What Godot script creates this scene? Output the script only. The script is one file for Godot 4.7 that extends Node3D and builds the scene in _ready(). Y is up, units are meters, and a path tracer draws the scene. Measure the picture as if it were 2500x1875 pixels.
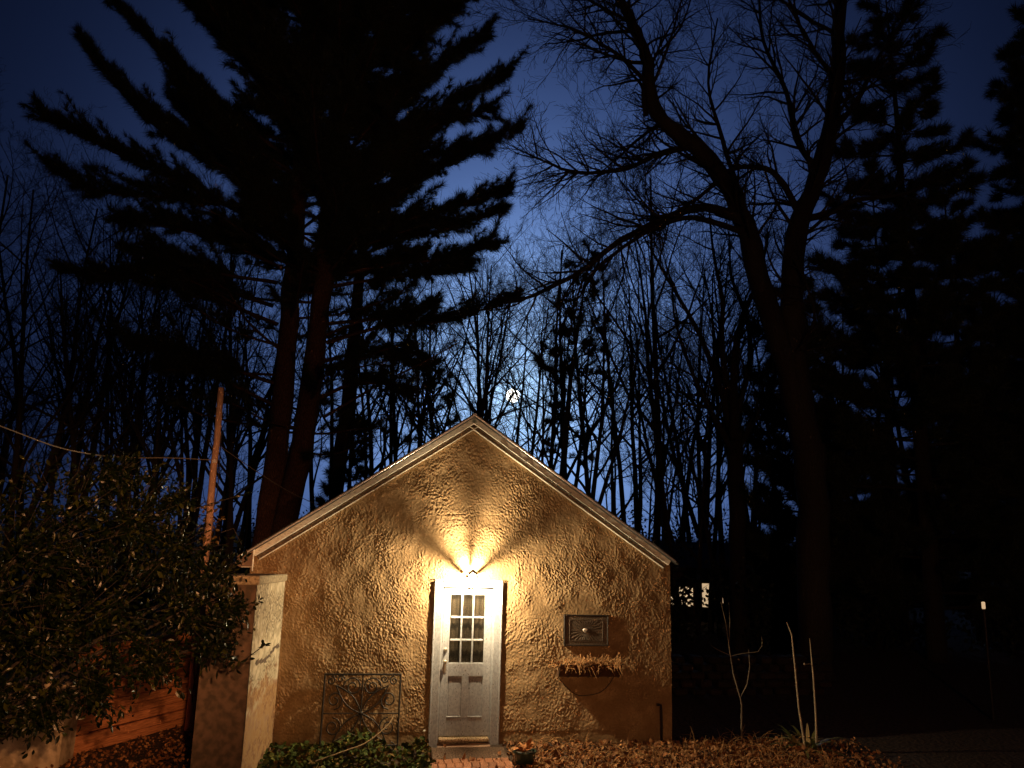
extends Node3D
# A stucco outbuilding at dusk, lit by the lantern over its door, under tall pines and bare trees.

const EYE := Vector3(-1.0784, 2.9369, 11.5311)
const FOCAL := 1870.0
var eye_basis: Basis
var rng := RandomNumberGenerator.new()
var taken := {}


class Shape:
	var v := PackedVector3Array()
	var n := PackedVector3Array()
	var t := PackedVector2Array()
	var i := PackedInt32Array()
	var with_uv := false

	func flat(p: Array, out: Vector3) -> void:
		# a flat convex polygon that faces OUT
		var c: Vector3 = (p[1] - p[0]).cross(p[2] - p[0])
		if c.length_squared() < 1e-16 and p.size() > 3:
			c = (p[2] - p[0]).cross(p[3] - p[0])
		var flip := c.dot(out) > 0.0
		var nn := (c if flip else -c).normalized()
		var b := v.size()
		for q in p:
			v.append(q)
			n.append(nn)
			t.append(Vector2.ZERO)
		for k in range(1, p.size() - 1):
			if flip:
				i.append_array([b, b + k + 1, b + k])
			else:
				i.append_array([b, b + k, b + k + 1])

	func box(c: Vector3, s: Vector3, ch := 0.0, basis := Basis.IDENTITY) -> void:
		var h := s * 0.5
		ch = minf(ch, minf(h.x, minf(h.y, h.z)) * 0.6)
		var g := h - Vector3.ONE * ch
		for a in 3:
			var u := (a + 1) % 3
			var w := (a + 2) % 3
			for sg in [-1.0, 1.0]:
				var o := Vector3.ZERO
				o[a] = sg
				var pts := []
				for q in [[-1, -1], [1, -1], [1, 1], [-1, 1]]:
					var p := Vector3.ZERO
					p[a] = sg * h[a]
					p[u] = q[0] * g[u]
					p[w] = q[1] * g[w]
					pts.append(c + basis * p)
				flat(pts, basis * o)
		if ch <= 0.0:
			return
		for a in 3:
			var u := (a + 1) % 3
			var w := (a + 2) % 3
			for su in [-1.0, 1.0]:
				for sw in [-1.0, 1.0]:
					var pts := []
					for e in [[-1, 0], [1, 0], [1, 1], [-1, 1]]:
						var p := Vector3.ZERO
						p[a] = e[0] * g[a]
						p[u] = su * (h[u] if e[1] == 0 else g[u])
						p[w] = sw * (g[w] if e[1] == 0 else h[w])
						pts.append(c + basis * p)
					var o := Vector3.ZERO
					o[u] = su
					o[w] = sw
					flat(pts, basis * o)
		for sx in [-1.0, 1.0]:
			for sy in [-1.0, 1.0]:
				for sz in [-1.0, 1.0]:
					var sv := Vector3(sx, sy, sz)
					flat([c + basis * (sv * Vector3(h.x, g.y, g.z)), c + basis * (sv * Vector3(g.x, h.y, g.z)), c + basis * (sv * Vector3(g.x, g.y, h.z))], basis * sv)

	func tube(p: Array, r: Array, sides := 6, caps := true) -> void:
		var m := p.size()
		var ux := Vector3.ZERO
		var b := v.size()
		for j in m:
			var d: Vector3
			if j == 0:
				d = p[1] - p[0]
			elif j == m - 1:
				d = p[j] - p[j - 1]
			else:
				d = p[j + 1] - p[j - 1]
			d = d.normalized()
			if j == 0:
				ux = d.cross(Vector3(0.31, 0.2, 0.93))
				if ux.length_squared() < 1e-4:
					ux = d.cross(Vector3.RIGHT)
				ux = ux.normalized()
			else:
				ux = (ux - d * ux.dot(d)).normalized()
			var vx := d.cross(ux)
			for k in sides:
				var a := TAU * k / sides
				var o := ux * cos(a) + vx * sin(a)
				v.append(p[j] + o * r[j])
				n.append(o)
				t.append(Vector2.ZERO)
		for j in m - 1:
			for k in sides:
				var a := b + j * sides + k
				var bb := b + j * sides + (k + 1) % sides
				i.append_array([a, a + sides, bb, bb, a + sides, bb + sides])
		if caps:
			for e in [0, m - 1]:
				var pts := []
				for k in sides:
					pts.append(v[b + e * sides + k])
				flat(pts, (p[0] - p[1]) if e == 0 else (p[m - 1] - p[m - 2]))

	func lathe(c: Vector3, prof: Array, sides := 20, basis := Basis.IDENTITY) -> void:
		# prof: [radius, height] pairs from bottom to top
		var b := v.size()
		var m := prof.size()
		for j in m:
			var q0: Array = prof[maxi(j - 1, 0)]
			var q1: Array = prof[mini(j + 1, m - 1)]
			var tn := Vector2(q1[0] - q0[0], q1[1] - q0[1]).normalized()
			for k in sides:
				var a := TAU * k / sides
				v.append(c + basis * Vector3(cos(a) * prof[j][0], prof[j][1], sin(a) * prof[j][0]))
				n.append((basis * Vector3(cos(a) * tn.y, -tn.x, sin(a) * tn.y)).normalized())
				t.append(Vector2.ZERO)
		for j in m - 1:
			for k in sides:
				var a := b + j * sides + k
				var bb := b + j * sides + (k + 1) % sides
				i.append_array([a, bb, a + sides, bb, bb + sides, a + sides])

	func mesh() -> ArrayMesh:
		var a := []
		a.resize(Mesh.ARRAY_MAX)
		a[Mesh.ARRAY_VERTEX] = v
		a[Mesh.ARRAY_NORMAL] = n
		if with_uv:
			a[Mesh.ARRAY_TEX_UV] = t
		a[Mesh.ARRAY_INDEX] = i
		var m := ArrayMesh.new()
		m.add_surface_from_arrays(Mesh.PRIMITIVE_TRIANGLES, a)
		return m


# ---------------------------------------------------------------- helpers

func px(x: float, y: float, z: float) -> Vector3:
	# where the line of sight through a pixel of the photograph meets the upright plane at depth z
	var d := eye_basis * Vector3((x - 1250.0) / FOCAL, (937.5 - y) / FOCAL, -1.0)
	return EYE + d * ((z - EYE.z) / d.z)

func pw(x: float, y: float, z: float) -> Vector3:
	return px(x * 1.1302, y * 1.1302, z)

func numbered(called: String) -> String:
	var k: int = taken.get(called, 0)
	taken[called] = k + 1
	return called if k == 0 else "%s_%03d" % [called, k]

func tag(o: Node3D, label: String, category: String, group := "") -> void:
	o.set_meta("label", label)
	o.set_meta("category", category)
	if group != "":
		o.set_meta("group", group)

func thing(called: String, label: String, category: String, at := Vector3.ZERO, group := "") -> Node3D:
	var o := Node3D.new()
	o.name = numbered(called)
	add_child(o)
	o.position = at
	tag(o, label, category, group)
	return o

func part(called: String, s: Shape, m: Material, parent: Node) -> MeshInstance3D:
	var o := MeshInstance3D.new()
	o.mesh = s.mesh()
	o.material_override = m
	o.name = numbered(called) if parent == self else called
	parent.add_child(o, true)
	return o

func piece(called: String, me: Mesh, m: Material, parent: Node, at: Transform3D) -> MeshInstance3D:
	var o := MeshInstance3D.new()
	o.mesh = me
	o.material_override = m
	o.name = called
	parent.add_child(o, true)
	o.transform = at
	return o

func scatter(called: String, me: Mesh, m: Material, parent: Node, at: Array, tints: Array = []) -> MultiMeshInstance3D:
	var mm := MultiMesh.new()
	mm.transform_format = MultiMesh.TRANSFORM_3D
	mm.use_colors = tints.size() > 0
	mm.mesh = me
	mm.instance_count = at.size()
	for k in at.size():
		mm.set_instance_transform(k, at[k])
		if tints.size() > 0:
			mm.set_instance_color(k, tints[k % tints.size()])
	var o := MultiMeshInstance3D.new()
	o.multimesh = mm
	o.material_override = m
	o.name = numbered(called) if parent == self else called
	parent.add_child(o, true)
	o.set_meta("kind", "stuff")
	return o

func lin(r: float, g: float, b: float) -> Color:
	return Color(r, g, b).linear_to_srgb()

func mat(r: float, g: float, b: float, rough := 0.8, metal := 0.0) -> StandardMaterial3D:
	var m := StandardMaterial3D.new()
	m.albedo_color = lin(r, g, b)
	m.roughness = rough
	m.metallic = metal
	return m

func noise_image(seed_: int, freq: float, octaves := 4, size := 256, kind := FastNoiseLite.TYPE_SIMPLEX_SMOOTH) -> Image:
	var f := FastNoiseLite.new()
	f.seed = seed_
	f.noise_type = kind
	f.frequency = freq
	f.fractal_octaves = octaves
	var im := f.get_seamless_image(size, size)
	im.convert(Image.FORMAT_RGB8)
	return im

func tinted(im: Image, a: Color, b: Color, lo := 0.25, hi := 0.75) -> ImageTexture:
	# a and b are linear colours
	var o := Image.create(im.get_width(), im.get_height(), false, Image.FORMAT_RGB8)
	for y in im.get_height():
		for x in im.get_width():
			o.set_pixel(x, y, a.lerp(b, smoothstep(lo, hi, im.get_pixel(x, y).r)).linear_to_srgb())
	return ImageTexture.create_from_image(o)

func grained(m: StandardMaterial3D, tex: Texture2D, scale: Vector3, bump: Texture2D = null, depth := 0.0, world := true) -> StandardMaterial3D:
	m.albedo_color = Color.WHITE
	m.albedo_texture = tex
	m.uv1_triplanar = true
	m.uv1_world_triplanar = world
	m.uv1_scale = scale
	if bump:
		m.heightmap_enabled = true
		m.heightmap_texture = bump
		m.heightmap_scale = depth
	return m

func rv(s := 1.0) -> Vector3:
	return Vector3(rng.randf_range(-s, s), rng.randf_range(-s, s), rng.randf_range(-s, s))

func along(d: Vector3, roll := 0.0) -> Basis:
	# a basis whose y axis points along d
	var y := d.normalized()
	var x := y.cross(Vector3(0.2, 0.3, 0.93))
	if x.length_squared() < 1e-4:
		x = y.cross(Vector3.RIGHT)
	x = x.normalized().rotated(y, roll)
	return Basis(x, y, x.cross(y))

func ground_height(x: float, z: float) -> float:
	var h := clampf((z - 2.2) * 0.19, 0.0, 1.35)
	return h + 0.02 * sin(x * 1.7 + z * 0.9) + 0.015 * sin(x * 0.6 - z * 2.3)


# ---------------------------------------------------------------- trees

const SIDES := [9, 6, 4, 3, 3]
const SEGS := [8, 7, 5, 4, 2]

func grow(trunk: Shape, crown: Shape, p0: Vector3, d0: Vector3, r0: float, length: float, level: int, most: int, lift: float, kids: Array, low := 0.3) -> void:
	var segs: int = SEGS[level]
	var p := [p0]
	var r := [r0]
	var d := d0.normalized()
	var wig: float = [0.07, 0.17, 0.24, 0.28, 0.25][level]
	for j in segs:
		d = (d + rv(wig) + Vector3.UP * lift * (0.3 + 0.7 * j / segs)).normalized()
		p.append(p[j] + d * (length / segs))
		r.append(maxf(r0 * (1.0 - 0.82 * (j + 1.0) / segs), 0.0035))
	(trunk if level == 0 else crown).tube(p, r, SIDES[level], level == 0)
	if level >= most:
		return
	var count: int = kids[level]
	for k in count:
		var f: float = low + (1.0 - low) * (k + rng.randf()) / count
		if level > 0:
			f = 0.12 + 0.88 * (k + rng.randf()) / count
		f = minf(f, 0.99)
		var at := f * segs
		var j := mini(int(at), segs - 1)
		var q: Vector3 = p[j].lerp(p[j + 1], at - j)
		var rq: float = lerpf(r[j], r[j + 1], at - j)
		var tn: Vector3 = (p[j + 1] - p[j]).normalized()
		var side := tn.cross(rv()).normalized()
		var open := rng.randf_range(0.45, 0.95)
		var cd := (tn * cos(open) + side * sin(open)).normalized()
		var cl := length * rng.randf_range(0.32, 0.55) * (1.15 - 0.55 * f)
		grow(trunk, crown, q, cd, minf(rq * rng.randf_range(0.5, 0.75), cl * 0.03), cl, level + 1, most, lift, kids)

func limb(crown: Shape, p: Array, r0: float, r1: float, sides := 8) -> Array:
	# a heavy limb through the given points, smoothed; returns its fine points and radii
	var q := []
	var r := []
	var m := p.size()
	for j in m - 1:
		var a: Vector3 = p[maxi(j - 1, 0)]
		var b: Vector3 = p[j]
		var c: Vector3 = p[j + 1]
		var d: Vector3 = p[mini(j + 2, m - 1)]
		for s in 4:
			q.append(b.cubic_interpolate(c, a, d, s / 4.0) + rv(r0 * 0.12))
			r.append(lerpf(r0, r1, (j + s / 4.0) / (m - 1.0)) * rng.randf_range(0.93, 1.07))
	q.append(p[m - 1])
	r.append(r1)
	crown.tube(q, r, sides)
	return [q, r]

func twigs_on(crown: Shape, l: Array, count: int, size: float, low := 0.15, most := 3, lift := 0.04) -> void:
	var q: Array = l[0]
	var r: Array = l[1]
	for k in count:
		var f := low + (1.0 - low) * (k + rng.randf()) / count
		var j := mini(int(f * (q.size() - 1)), q.size() - 2)
		var tn: Vector3 = (q[j + 1] - q[j]).normalized()
		var side := tn.cross(rv()).normalized()
		var open := rng.randf_range(0.5, 1.1)
		var cl := size * rng.randf_range(0.5, 1.2)
		grow(crown, crown, q[j], tn * cos(open) + side * sin(open), minf(r[j] * 0.6, cl * 0.02), cl, 1, most, lift, [0, 8, 6, 4])

func tuft_mesh(count: int, length: float, width: float, spread: float) -> ArrayMesh:
	var s := Shape.new()
	var g := RandomNumberGenerator.new()
	g.seed = 5
	for k in count:
		var a := g.randf() * TAU
		var o := g.randf_range(0.15, spread)
		var d := Vector3(cos(a) * sin(o), cos(o), sin(a) * sin(o))
		var w := d.cross(Vector3(g.randf() - 0.5, g.randf() - 0.5, g.randf() - 0.5)).normalized() * width * 0.5
		var base := Vector3.UP * g.randf_range(-0.35, 0.15) * length
		var e := length * g.randf_range(0.75, 1.1)
		s.flat([base - w, base + w, base + d * e], d.cross(w))
	return s.mesh()

func leaf_mesh(l: float, w: float, fold := 0.25, curl := 0.15) -> ArrayMesh:
	var s := Shape.new()
	var rows := [[0.0, 0.02], [0.3, 0.85], [0.6, 1.0], [0.85, 0.55], [1.0, 0.03]]
	for j in rows.size() - 1:
		for sg in [-1.0, 1.0]:
			var a := Vector3(0, rows[j][0] * l, -curl * l * rows[j][0] * rows[j][0])
			var b := Vector3(0, rows[j + 1][0] * l, -curl * l * rows[j + 1][0] * rows[j + 1][0])
			var c := b + Vector3(sg * rows[j + 1][1] * w * 0.5, 0, fold * rows[j + 1][1] * w * 0.5)
			var d := a + Vector3(sg * rows[j][1] * w * 0.5, 0, fold * rows[j][1] * w * 0.5)
			s.flat([a, b, c, d], Vector3.BACK)
	return s.mesh()

func bough(wood: Shape, tufts: Array, p: Array, r0: float, width: float, density := 1.0, size := 1.0, droop := 0.0) -> void:
	# a limb with side sprays of uneven length; the needles sit in tufts along each spray
	var l := limb(wood, p, r0, 0.012, 5)
	var q: Array = l[0]
	var m := q.size()
	var total := 0.0
	for j in m - 1:
		total += q[j].distance_to(q[j + 1])
	var count := int(total * 5.0 * density)
	for k in count:
		var f := 0.2 + 0.8 * (k + rng.randf()) / count
		var j := mini(int(f * (m - 1)), m - 2)
		var o: Vector3 = q[j].lerp(q[j + 1], f * (m - 1) - j)
		var tn: Vector3 = (q[j + 1] - q[j]).normalized()
		var side := tn.cross(Vector3.UP).normalized() * (1.0 if k % 2 == 0 else -1.0)
		var d := (tn * rng.randf_range(0.5, 1.5) + side * rng.randf_range(0.2, 1.1) + Vector3.UP * rng.randf_range(-0.45 - droop, 0.8)).normalized()
		var tl := width * (1.15 - 0.65 * f) * rng.randf_range(0.25, 1.0) * (1.5 if k % 5 == 0 else 1.0)
		var e := o + d * tl + Vector3.UP * (0.18 - droop * 0.3) * tl
		wood.tube([o, o.lerp(e, 0.5) + rv(0.02), e], [0.012, 0.009, 0.005], 3, false)
		var c := int(tl / 0.11) + 2
		for u in c:
			var g := 0.1 + 0.9 * (u + rng.randf()) / c
			var td := (d * 0.9 + rv(0.7) + Vector3.UP * 0.25).normalized()
			tufts.append(Transform3D(along(td, rng.randf() * TAU).scaled(Vector3.ONE * size * rng.randf_range(0.55, 1.3) * (1.1 - 0.35 * g)), o.lerp(e, g) + rv(0.05)))
	for u in 4:
		tufts.append(Transform3D(along((q[m - 1] - q[m - 2]).normalized() + rv(0.3), rng.randf() * TAU).scaled(Vector3.ONE * size * 0.9), q[m - 1] + rv(0.05)))

func conifer(called: String, label: String, base: Vector3, height: float, first: float, reach: float, boughs: int, m: Material, bark_: Material, tuft: Mesh, density := 1.0, size := 1.3, group := "", lean := Vector3.ZERO) -> Node3D:
	var o := thing(called, label, "tree", base, group)
	var wood := Shape.new()
	var branches := Shape.new()
	var tufts := []
	var tp := []
	var tr := []
	for j in 9:
		var f := j / 8.0
		tp.append(Vector3.UP * height * f + lean * f * f + rv(0.06) * f)
		tr.append(maxf(height * 0.0135 * (1.0 - 0.93 * f), 0.02))
	wood.tube(tp, tr, 9)
	for k in boughs:
		var f := first + (0.99 - first) * (k + rng.randf()) / boughs
		var a := k * 2.4 + rng.randf_range(-0.4, 0.4)
		var out := Vector3(cos(a), 0, sin(a))
		var shape := pow(1.0 - (f - first) / (1.0 - first), 0.7)
		var l := reach * (0.18 + 0.82 * shape) * rng.randf_range(0.6, 1.1)
		var at := Vector3.UP * height * f + lean * f * f
		bough(branches, tufts, [at, at + out * l * 0.4 + Vector3.UP * l * 0.02, at + out * l * 0.75 + Vector3.UP * l * 0.03 + rv(0.1), at + out * l + Vector3.UP * l * 0.16 + rv(0.12)], 0.012 * l + 0.012, 0.3 + l * 0.22, density, size)
	part("trunk", wood, bark_, o)
	part("branches", branches, bark_, o).set_meta("kind", "stuff")
	scatter("crown", tuft, m, o, tufts)
	return o


# ---------------------------------------------------------------- the scene

func _ready() -> void:
	rng.seed = 11

	# camera
	eye_basis = Basis.from_euler(Vector3(deg_to_rad(11.0944), deg_to_rad(-8.1475), deg_to_rad(1.5436)))
	var cam := Camera3D.new()
	cam.name = "camera"
	add_child(cam)
	cam.transform = Transform3D(eye_basis, EYE)
	cam.fov = rad_to_deg(2.0 * atan(937.5 / FOCAL))
	cam.near = 0.05
	cam.far = 2000.0
	cam.current = true

	# sky: the last blue of dusk, brightest in the thin haze round the moon
	var moon_dir := (px(1252, 966, -390) - EYE).normalized()
	var sky_image := Image.create(1024, 512, false, Image.FORMAT_RGBF)
	for y in 512:
		for x in 1024:
			var az := (x + 0.5) / 1024.0 * TAU
			var el := PI * 0.5 - (y + 0.5) / 512.0 * PI
			var d := Vector3(sin(az) * cos(el), sin(el), -cos(az) * cos(el))
			var a := rad_to_deg(acos(clampf(d.dot(moon_dir), -1.0, 1.0)))
			var b := 1.2 * exp(-pow(a / 13.0, 1.28)) + 0.5 * exp(-a / 4.0) + 0.007
			sky_image.set_pixel(x, y, Color(b * (0.15 + 0.28 * exp(-a / 12.0)), b * (0.28 + 0.4 * exp(-a / 14.0)), b))
	var sky_material := PanoramaSkyMaterial.new()
	sky_material.panorama = ImageTexture.create_from_image(sky_image)
	var sky := Sky.new()
	sky.sky_material = sky_material
	var env := Environment.new()
	env.background_mode = Environment.BG_SKY
	env.sky = sky
	env.tonemap_mode = Environment.TONE_MAPPER_LINEAR
	env.tonemap_exposure = 1.0
	env.sdfgi_enabled = true
	env.ssao_enabled = true
	env.ssil_enabled = true
	var world := WorldEnvironment.new()
	world.name = "world_environment"
	world.environment = env
	add_child(world)

	# moonlight
	var moonlight := DirectionalLight3D.new()
	moonlight.name = "moonlight"
	moonlight.light_color = Color(0.8, 0.88, 1.0)
	moonlight.light_energy = 0.02
	moonlight.light_angular_distance = 0.5
	moonlight.shadow_enabled = true
	add_child(moonlight)
	moonlight.basis = Basis.looking_at(-moon_dir, Vector3.UP)

	build_materials()
	build_ground()
	build_house()
	build_yard()
	build_lamps()
	build_pines()
	build_big_bare_tree()
	build_wood()
	build_shrubs()
	build_neighbours()
	build_moon()


var stucco: StandardMaterial3D
var bark: StandardMaterial3D
var pine_bark: StandardMaterial3D
var needle: StandardMaterial3D
var paint: StandardMaterial3D
var trim_cream: StandardMaterial3D
var trim_brown: StandardMaterial3D
var iron: StandardMaterial3D
var glass: StandardMaterial3D
var concrete: StandardMaterial3D
var wood_red: StandardMaterial3D
var wood_grey: StandardMaterial3D
var roofing: StandardMaterial3D
var soil: StandardMaterial3D
var pine_tuft: ArrayMesh
var grain_image: Image
var cloud_image: Image
var cells_image: Image

func build_materials() -> void:
	grain_image = noise_image(3, 0.06, 5)
	cloud_image = noise_image(9, 0.012, 4)
	cells_image = noise_image(21, 0.09, 2, 256, FastNoiseLite.TYPE_CELLULAR)
	var grain := ImageTexture.create_from_image(grain_image)
	stucco = grained(mat(1, 1, 1, 0.95), tinted(cloud_image, Color(0.28, 0.175, 0.078), Color(0.37, 0.235, 0.11)), Vector3(0.7, 0.7, 0.7), ImageTexture.create_from_image(noise_image(33, 0.13, 4)), 0.6)
	bark = grained(mat(1, 1, 1, 0.95), tinted(grain_image, Color(0.018, 0.014, 0.011), Color(0.042, 0.033, 0.026)), Vector3(3, 0.7, 3), grain, 1.5)
	pine_bark = grained(mat(1, 1, 1, 0.95), tinted(grain_image, Color(0.06, 0.03, 0.017), Color(0.17, 0.085, 0.046)), Vector3(2.2, 0.6, 2.2), grain, 2.5)
	needle = mat(0.028, 0.04, 0.014, 0.7)
	paint = grained(mat(1, 1, 1, 0.55), tinted(grain_image, Color(0.2, 0.21, 0.225), Color(0.27, 0.285, 0.3), 0.22, 0.36), Vector3(1.3, 0.8, 1.3), grain, 0.08)
	var chipped := Image.create(256, 256, false, Image.FORMAT_RGB8)
	var mottled := Image.create(256, 256, false, Image.FORMAT_RGB8)
	for y in 256:
		for x in 256:
			var g := grain_image.get_pixel(x, y).r
			var c := cloud_image.get_pixel(x, y).r
			var f := grain_image.get_pixel((x * 3 + 40) % 256, (y * 3 + 90) % 256).r
			var col := Color(0.28, 0.284, 0.29).lerp(Color(0.36, 0.366, 0.372), smoothstep(0.3, 0.6, g))
			col = col.lerp(Color(0.1, 0.075, 0.05), 0.85 * smoothstep(0.70, 0.73, g * 0.7 + f * 0.3))
			chipped.set_pixel(x, y, col.linear_to_srgb())
			var st := Color(0.26, 0.165, 0.076).lerp(Color(0.345, 0.228, 0.112), smoothstep(0.25, 0.75, c))
			st = st.lerp(Color(0.2, 0.115, 0.05), 0.55 * smoothstep(0.56, 0.68, g * 0.5 + f * 0.5))
			st = st.lerp(Color(0.44, 0.3, 0.16), 0.5 * smoothstep(0.6, 0.42, f) * smoothstep(0.5, 0.7, c))
			mottled.set_pixel(x, y, st.linear_to_srgb())
	paint.albedo_texture = ImageTexture.create_from_image(chipped)
	stucco.albedo_texture = ImageTexture.create_from_image(mottled)
	stucco.uv1_scale = Vector3(0.55, 0.55, 0.55)
	trim_cream = grained(mat(1, 1, 1, 0.7), tinted(grain_image, Color(0.6, 0.56, 0.45), Color(0.86, 0.82, 0.7), 0.2, 0.42), Vector3(0.8, 2.5, 2.5), grain, 0.15)
	trim_brown = grained(mat(1, 1, 1, 0.75), tinted(grain_image, Color(0.06, 0.036, 0.02), Color(0.15, 0.092, 0.05), 0.2, 0.7), Vector3(0.8, 2.5, 2.5), grain, 0.2)
	iron = mat(0.022, 0.018, 0.015, 0.55, 0.3)
	glass = mat(0.02, 0.018, 0.014, 0.03)
	glass.transparency = BaseMaterial3D.TRANSPARENCY_ALPHA
	glass.albedo_color.a = 0.3
	concrete = grained(mat(1, 1, 1, 0.95), tinted(grain_image, Color(0.2, 0.16, 0.1), Color(0.42, 0.35, 0.23), 0.2, 0.7), Vector3(1.2, 1.2, 1.2), grain, 0.6)
	wood_red = grained(mat(1, 1, 1, 0.85), tinted(grain_image, Color(0.32, 0.125, 0.05), Color(0.62, 0.26, 0.11), 0.2, 0.7), Vector3(0.35, 3, 0.35), grain, 0.6)
	wood_grey = grained(mat(1, 1, 1, 0.8), tinted(grain_image, Color(0.34, 0.2, 0.13), Color(0.66, 0.42, 0.28), 0.15, 0.6), Vector3(6, 0.5, 6), grain, 0.5)
	roofing = grained(mat(1, 1, 1, 0.9), tinted(grain_image, Color(0.03, 0.028, 0.026), Color(0.07, 0.062, 0.055)), Vector3(4, 4, 4), grain, 0.3)
	soil = grained(mat(1, 1, 1, 1.0), tinted(grain_image, Color(0.025, 0.015, 0.009), Color(0.075, 0.042, 0.022)), Vector3(0.8, 0.8, 0.8), grain, 2.5)
	pine_tuft = tuft_mesh(40, 0.23, 0.0125, 1.1)


func build_ground() -> void:
	var s := Shape.new()
	var xs := []
	var zs := []
	for k in 61:
		var f := (k - 30) / 30.0
		xs.append(f * 14.0 + signf(f) * pow(absf(f), 4.0) * 500.0)
		zs.append(2.0 + f * 16.0 + signf(f) * pow(absf(f), 4.0) * 500.0)
	for z in zs:
		for x in xs:
			var h := ground_height(x, z)
			s.v.append(Vector3(x, h, z))
			var e := 0.05
			s.n.append(Vector3(ground_height(x - e, z) - ground_height(x + e, z), 2 * e, ground_height(x, z - e) - ground_height(x, z + e)).normalized())
			s.t.append(Vector2.ZERO)
	for j in 60:
		for k in 60:
			var a := j * 61 + k
			s.i.append_array([a, a + 1, a + 61, a + 1, a + 62, a + 61])
	var o := part("ground", s, soil, self)
	o.set_meta("kind", "structure")


# ---------------------------------------------------------------- the stucco house

const HALF := 3.09
const APEX := 4.656
const SLOPE := 0.668
const DOOR_X := 0.0153

func rake_top(x: float) -> float:
	return APEX - SLOPE * absf(x)

func build_house() -> void:
	var house := thing("stucco_house", "ochre stucco outbuilding with gable roof and grey nine-pane door", "house")
	# the rough-cast front, every lump of it real
	var lumps := FastNoiseLite.new()
	lumps.seed = 4
	lumps.noise_type = FastNoiseLite.TYPE_SIMPLEX_SMOOTH
	lumps.frequency = 19.0
	lumps.fractal_octaves = 4
	lumps.fractal_gain = 0.62
	var crumbs := FastNoiseLite.new()
	crumbs.seed = 15
	crumbs.noise_type = FastNoiseLite.TYPE_CELLULAR
	crumbs.cellular_return_type = FastNoiseLite.RETURN_DISTANCE
	crumbs.frequency = 31.0
	crumbs.fractal_type = FastNoiseLite.FRACTAL_NONE
	lumps.domain_warp_enabled = false
	var warp := FastNoiseLite.new()
	warp.seed = 8
	warp.frequency = 2.2
	warp.fractal_octaves = 2
	var s := Shape.new()
	var step := 0.009
	var nx := int(2.0 * HALF / step) + 1
	var ny := int(4.62 / step) + 1
	var hs := PackedFloat32Array()
	hs.resize(nx * ny)
	for j in ny:
		for k in nx:
			var x := -HALF + k * step
			var y := -0.08 + j * step
			var w := warp.get_noise_2d(x, y)
			var w2 := warp.get_noise_2d(x + 31.0, y - 7.0)
			var q := lumps.get_noise_2d(x * 1.5 + w * 0.12, y * 0.95 + w2 * 0.12)
			var rough := clampf(0.9 + 1.0 * warp.get_noise_2d(x * 0.4 - 11.0, y * 0.4) + 0.8 * warp.get_noise_2d(x * 1.4 + 5.0, y * 1.1 + 19.0), 0.2, 1.45)
			if y < 0.18:
				rough *= 0.35
			var cr := crumbs.get_noise_2d(x * 1.35, y * 0.9)
			hs[j * nx + k] = rough * (0.008 * smoothstep(-0.5, 0.5, q) - 0.0095 * cr) + 0.006 * w
			if absf(y - 3.2 - 0.02 * w) < 0.008 and x > -0.5 and x < 0.55:
				hs[j * nx + k] -= 0.005 + 0.004 * w2
	var idx := PackedInt32Array()
	idx.resize(nx * ny)
	idx.fill(-1)
	for j in ny:
		for k in nx:
			var x := -HALF + k * step
			var y := -0.08 + j * step
			if y > rake_top(x) - 0.06 or (absf(x - DOOR_X) < 0.42 and y < 2.19):
				continue
			idx[j * nx + k] = s.v.size()
			s.v.append(Vector3(x, y, hs[j * nx + k]))
			var ka := maxi(k - 1, 0)
			var kb := mini(k + 1, nx - 1)
			var ja := maxi(j - 1, 0)
			var jb := mini(j + 1, ny - 1)
			s.n.append(Vector3((hs[j * nx + ka] - hs[j * nx + kb]) / ((kb - ka) * step), (hs[ja * nx + k] - hs[jb * nx + k]) / ((jb - ja) * step), 1.0).normalized())
			s.t.append(Vector2.ZERO)
	for j in ny - 1:
		for k in nx - 1:
			var a := idx[j * nx + k]
			var b := idx[j * nx + k + 1]
			var c := idx[(j + 1) * nx + k]
			var d := idx[(j + 1) * nx + k + 1]
			if a >= 0 and b >= 0 and c >= 0:
				s.i.append_array([a, c, b])
			if b >= 0 and c >= 0 and d >= 0:
				s.i.append_array([b, c, d])
	part("front_wall", s, stucco, house)
	# masonry behind the rough-cast, side and back walls, floor
	s = Shape.new()
	for sg in [-1.0, 1.0]:
		s.box(Vector3(sg * (HALF + 0.42) * 0.5 - sg * 0.004, 1.1, -0.112), Vector3(HALF - 0.42, 2.36, 0.2))
	var gable := [Vector2(-HALF + 0.004, 2.28), Vector2(HALF - 0.004, 2.28), Vector2(HALF - 0.004, rake_top(HALF) - 0.06), Vector2(0, APEX - 0.06), Vector2(-HALF + 0.004, rake_top(HALF) - 0.06)]
	for z in [-0.012, -0.212]:
		s.flat(gable.map(func(p): return Vector3(p.x, p.y, z)), Vector3(0, 0, 1 if z > -0.1 else -1))
	s.flat([Vector3(-0.45, 2.28, -0.012), Vector3(0.45, 2.28, -0.012), Vector3(0.45, 2.28, -0.212), Vector3(-0.45, 2.28, -0.212)], Vector3.DOWN)
	part("masonry", s, stucco, house)
	for sg in [-1.0, 1.0]:
		s = Shape.new()
		s.box(Vector3(sg * (HALF - 0.1), 1.26, -3.15), Vector3(0.2, 2.68, 5.86), 0.01)
		part("side_wall", s, stucco, house)
	s = Shape.new()
	s.box(Vector3(0, 1.26, -6.18), Vector3(2 * HALF, 2.68, 0.2), 0.01)
	s.flat([Vector3(-HALF, 2.6, -6.18), Vector3(HALF, 2.6, -6.18), Vector3(0, APEX - 0.07, -6.18)], Vector3.FORWARD)
	part("back_wall", s, stucco, house)
	s = Shape.new()
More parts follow.
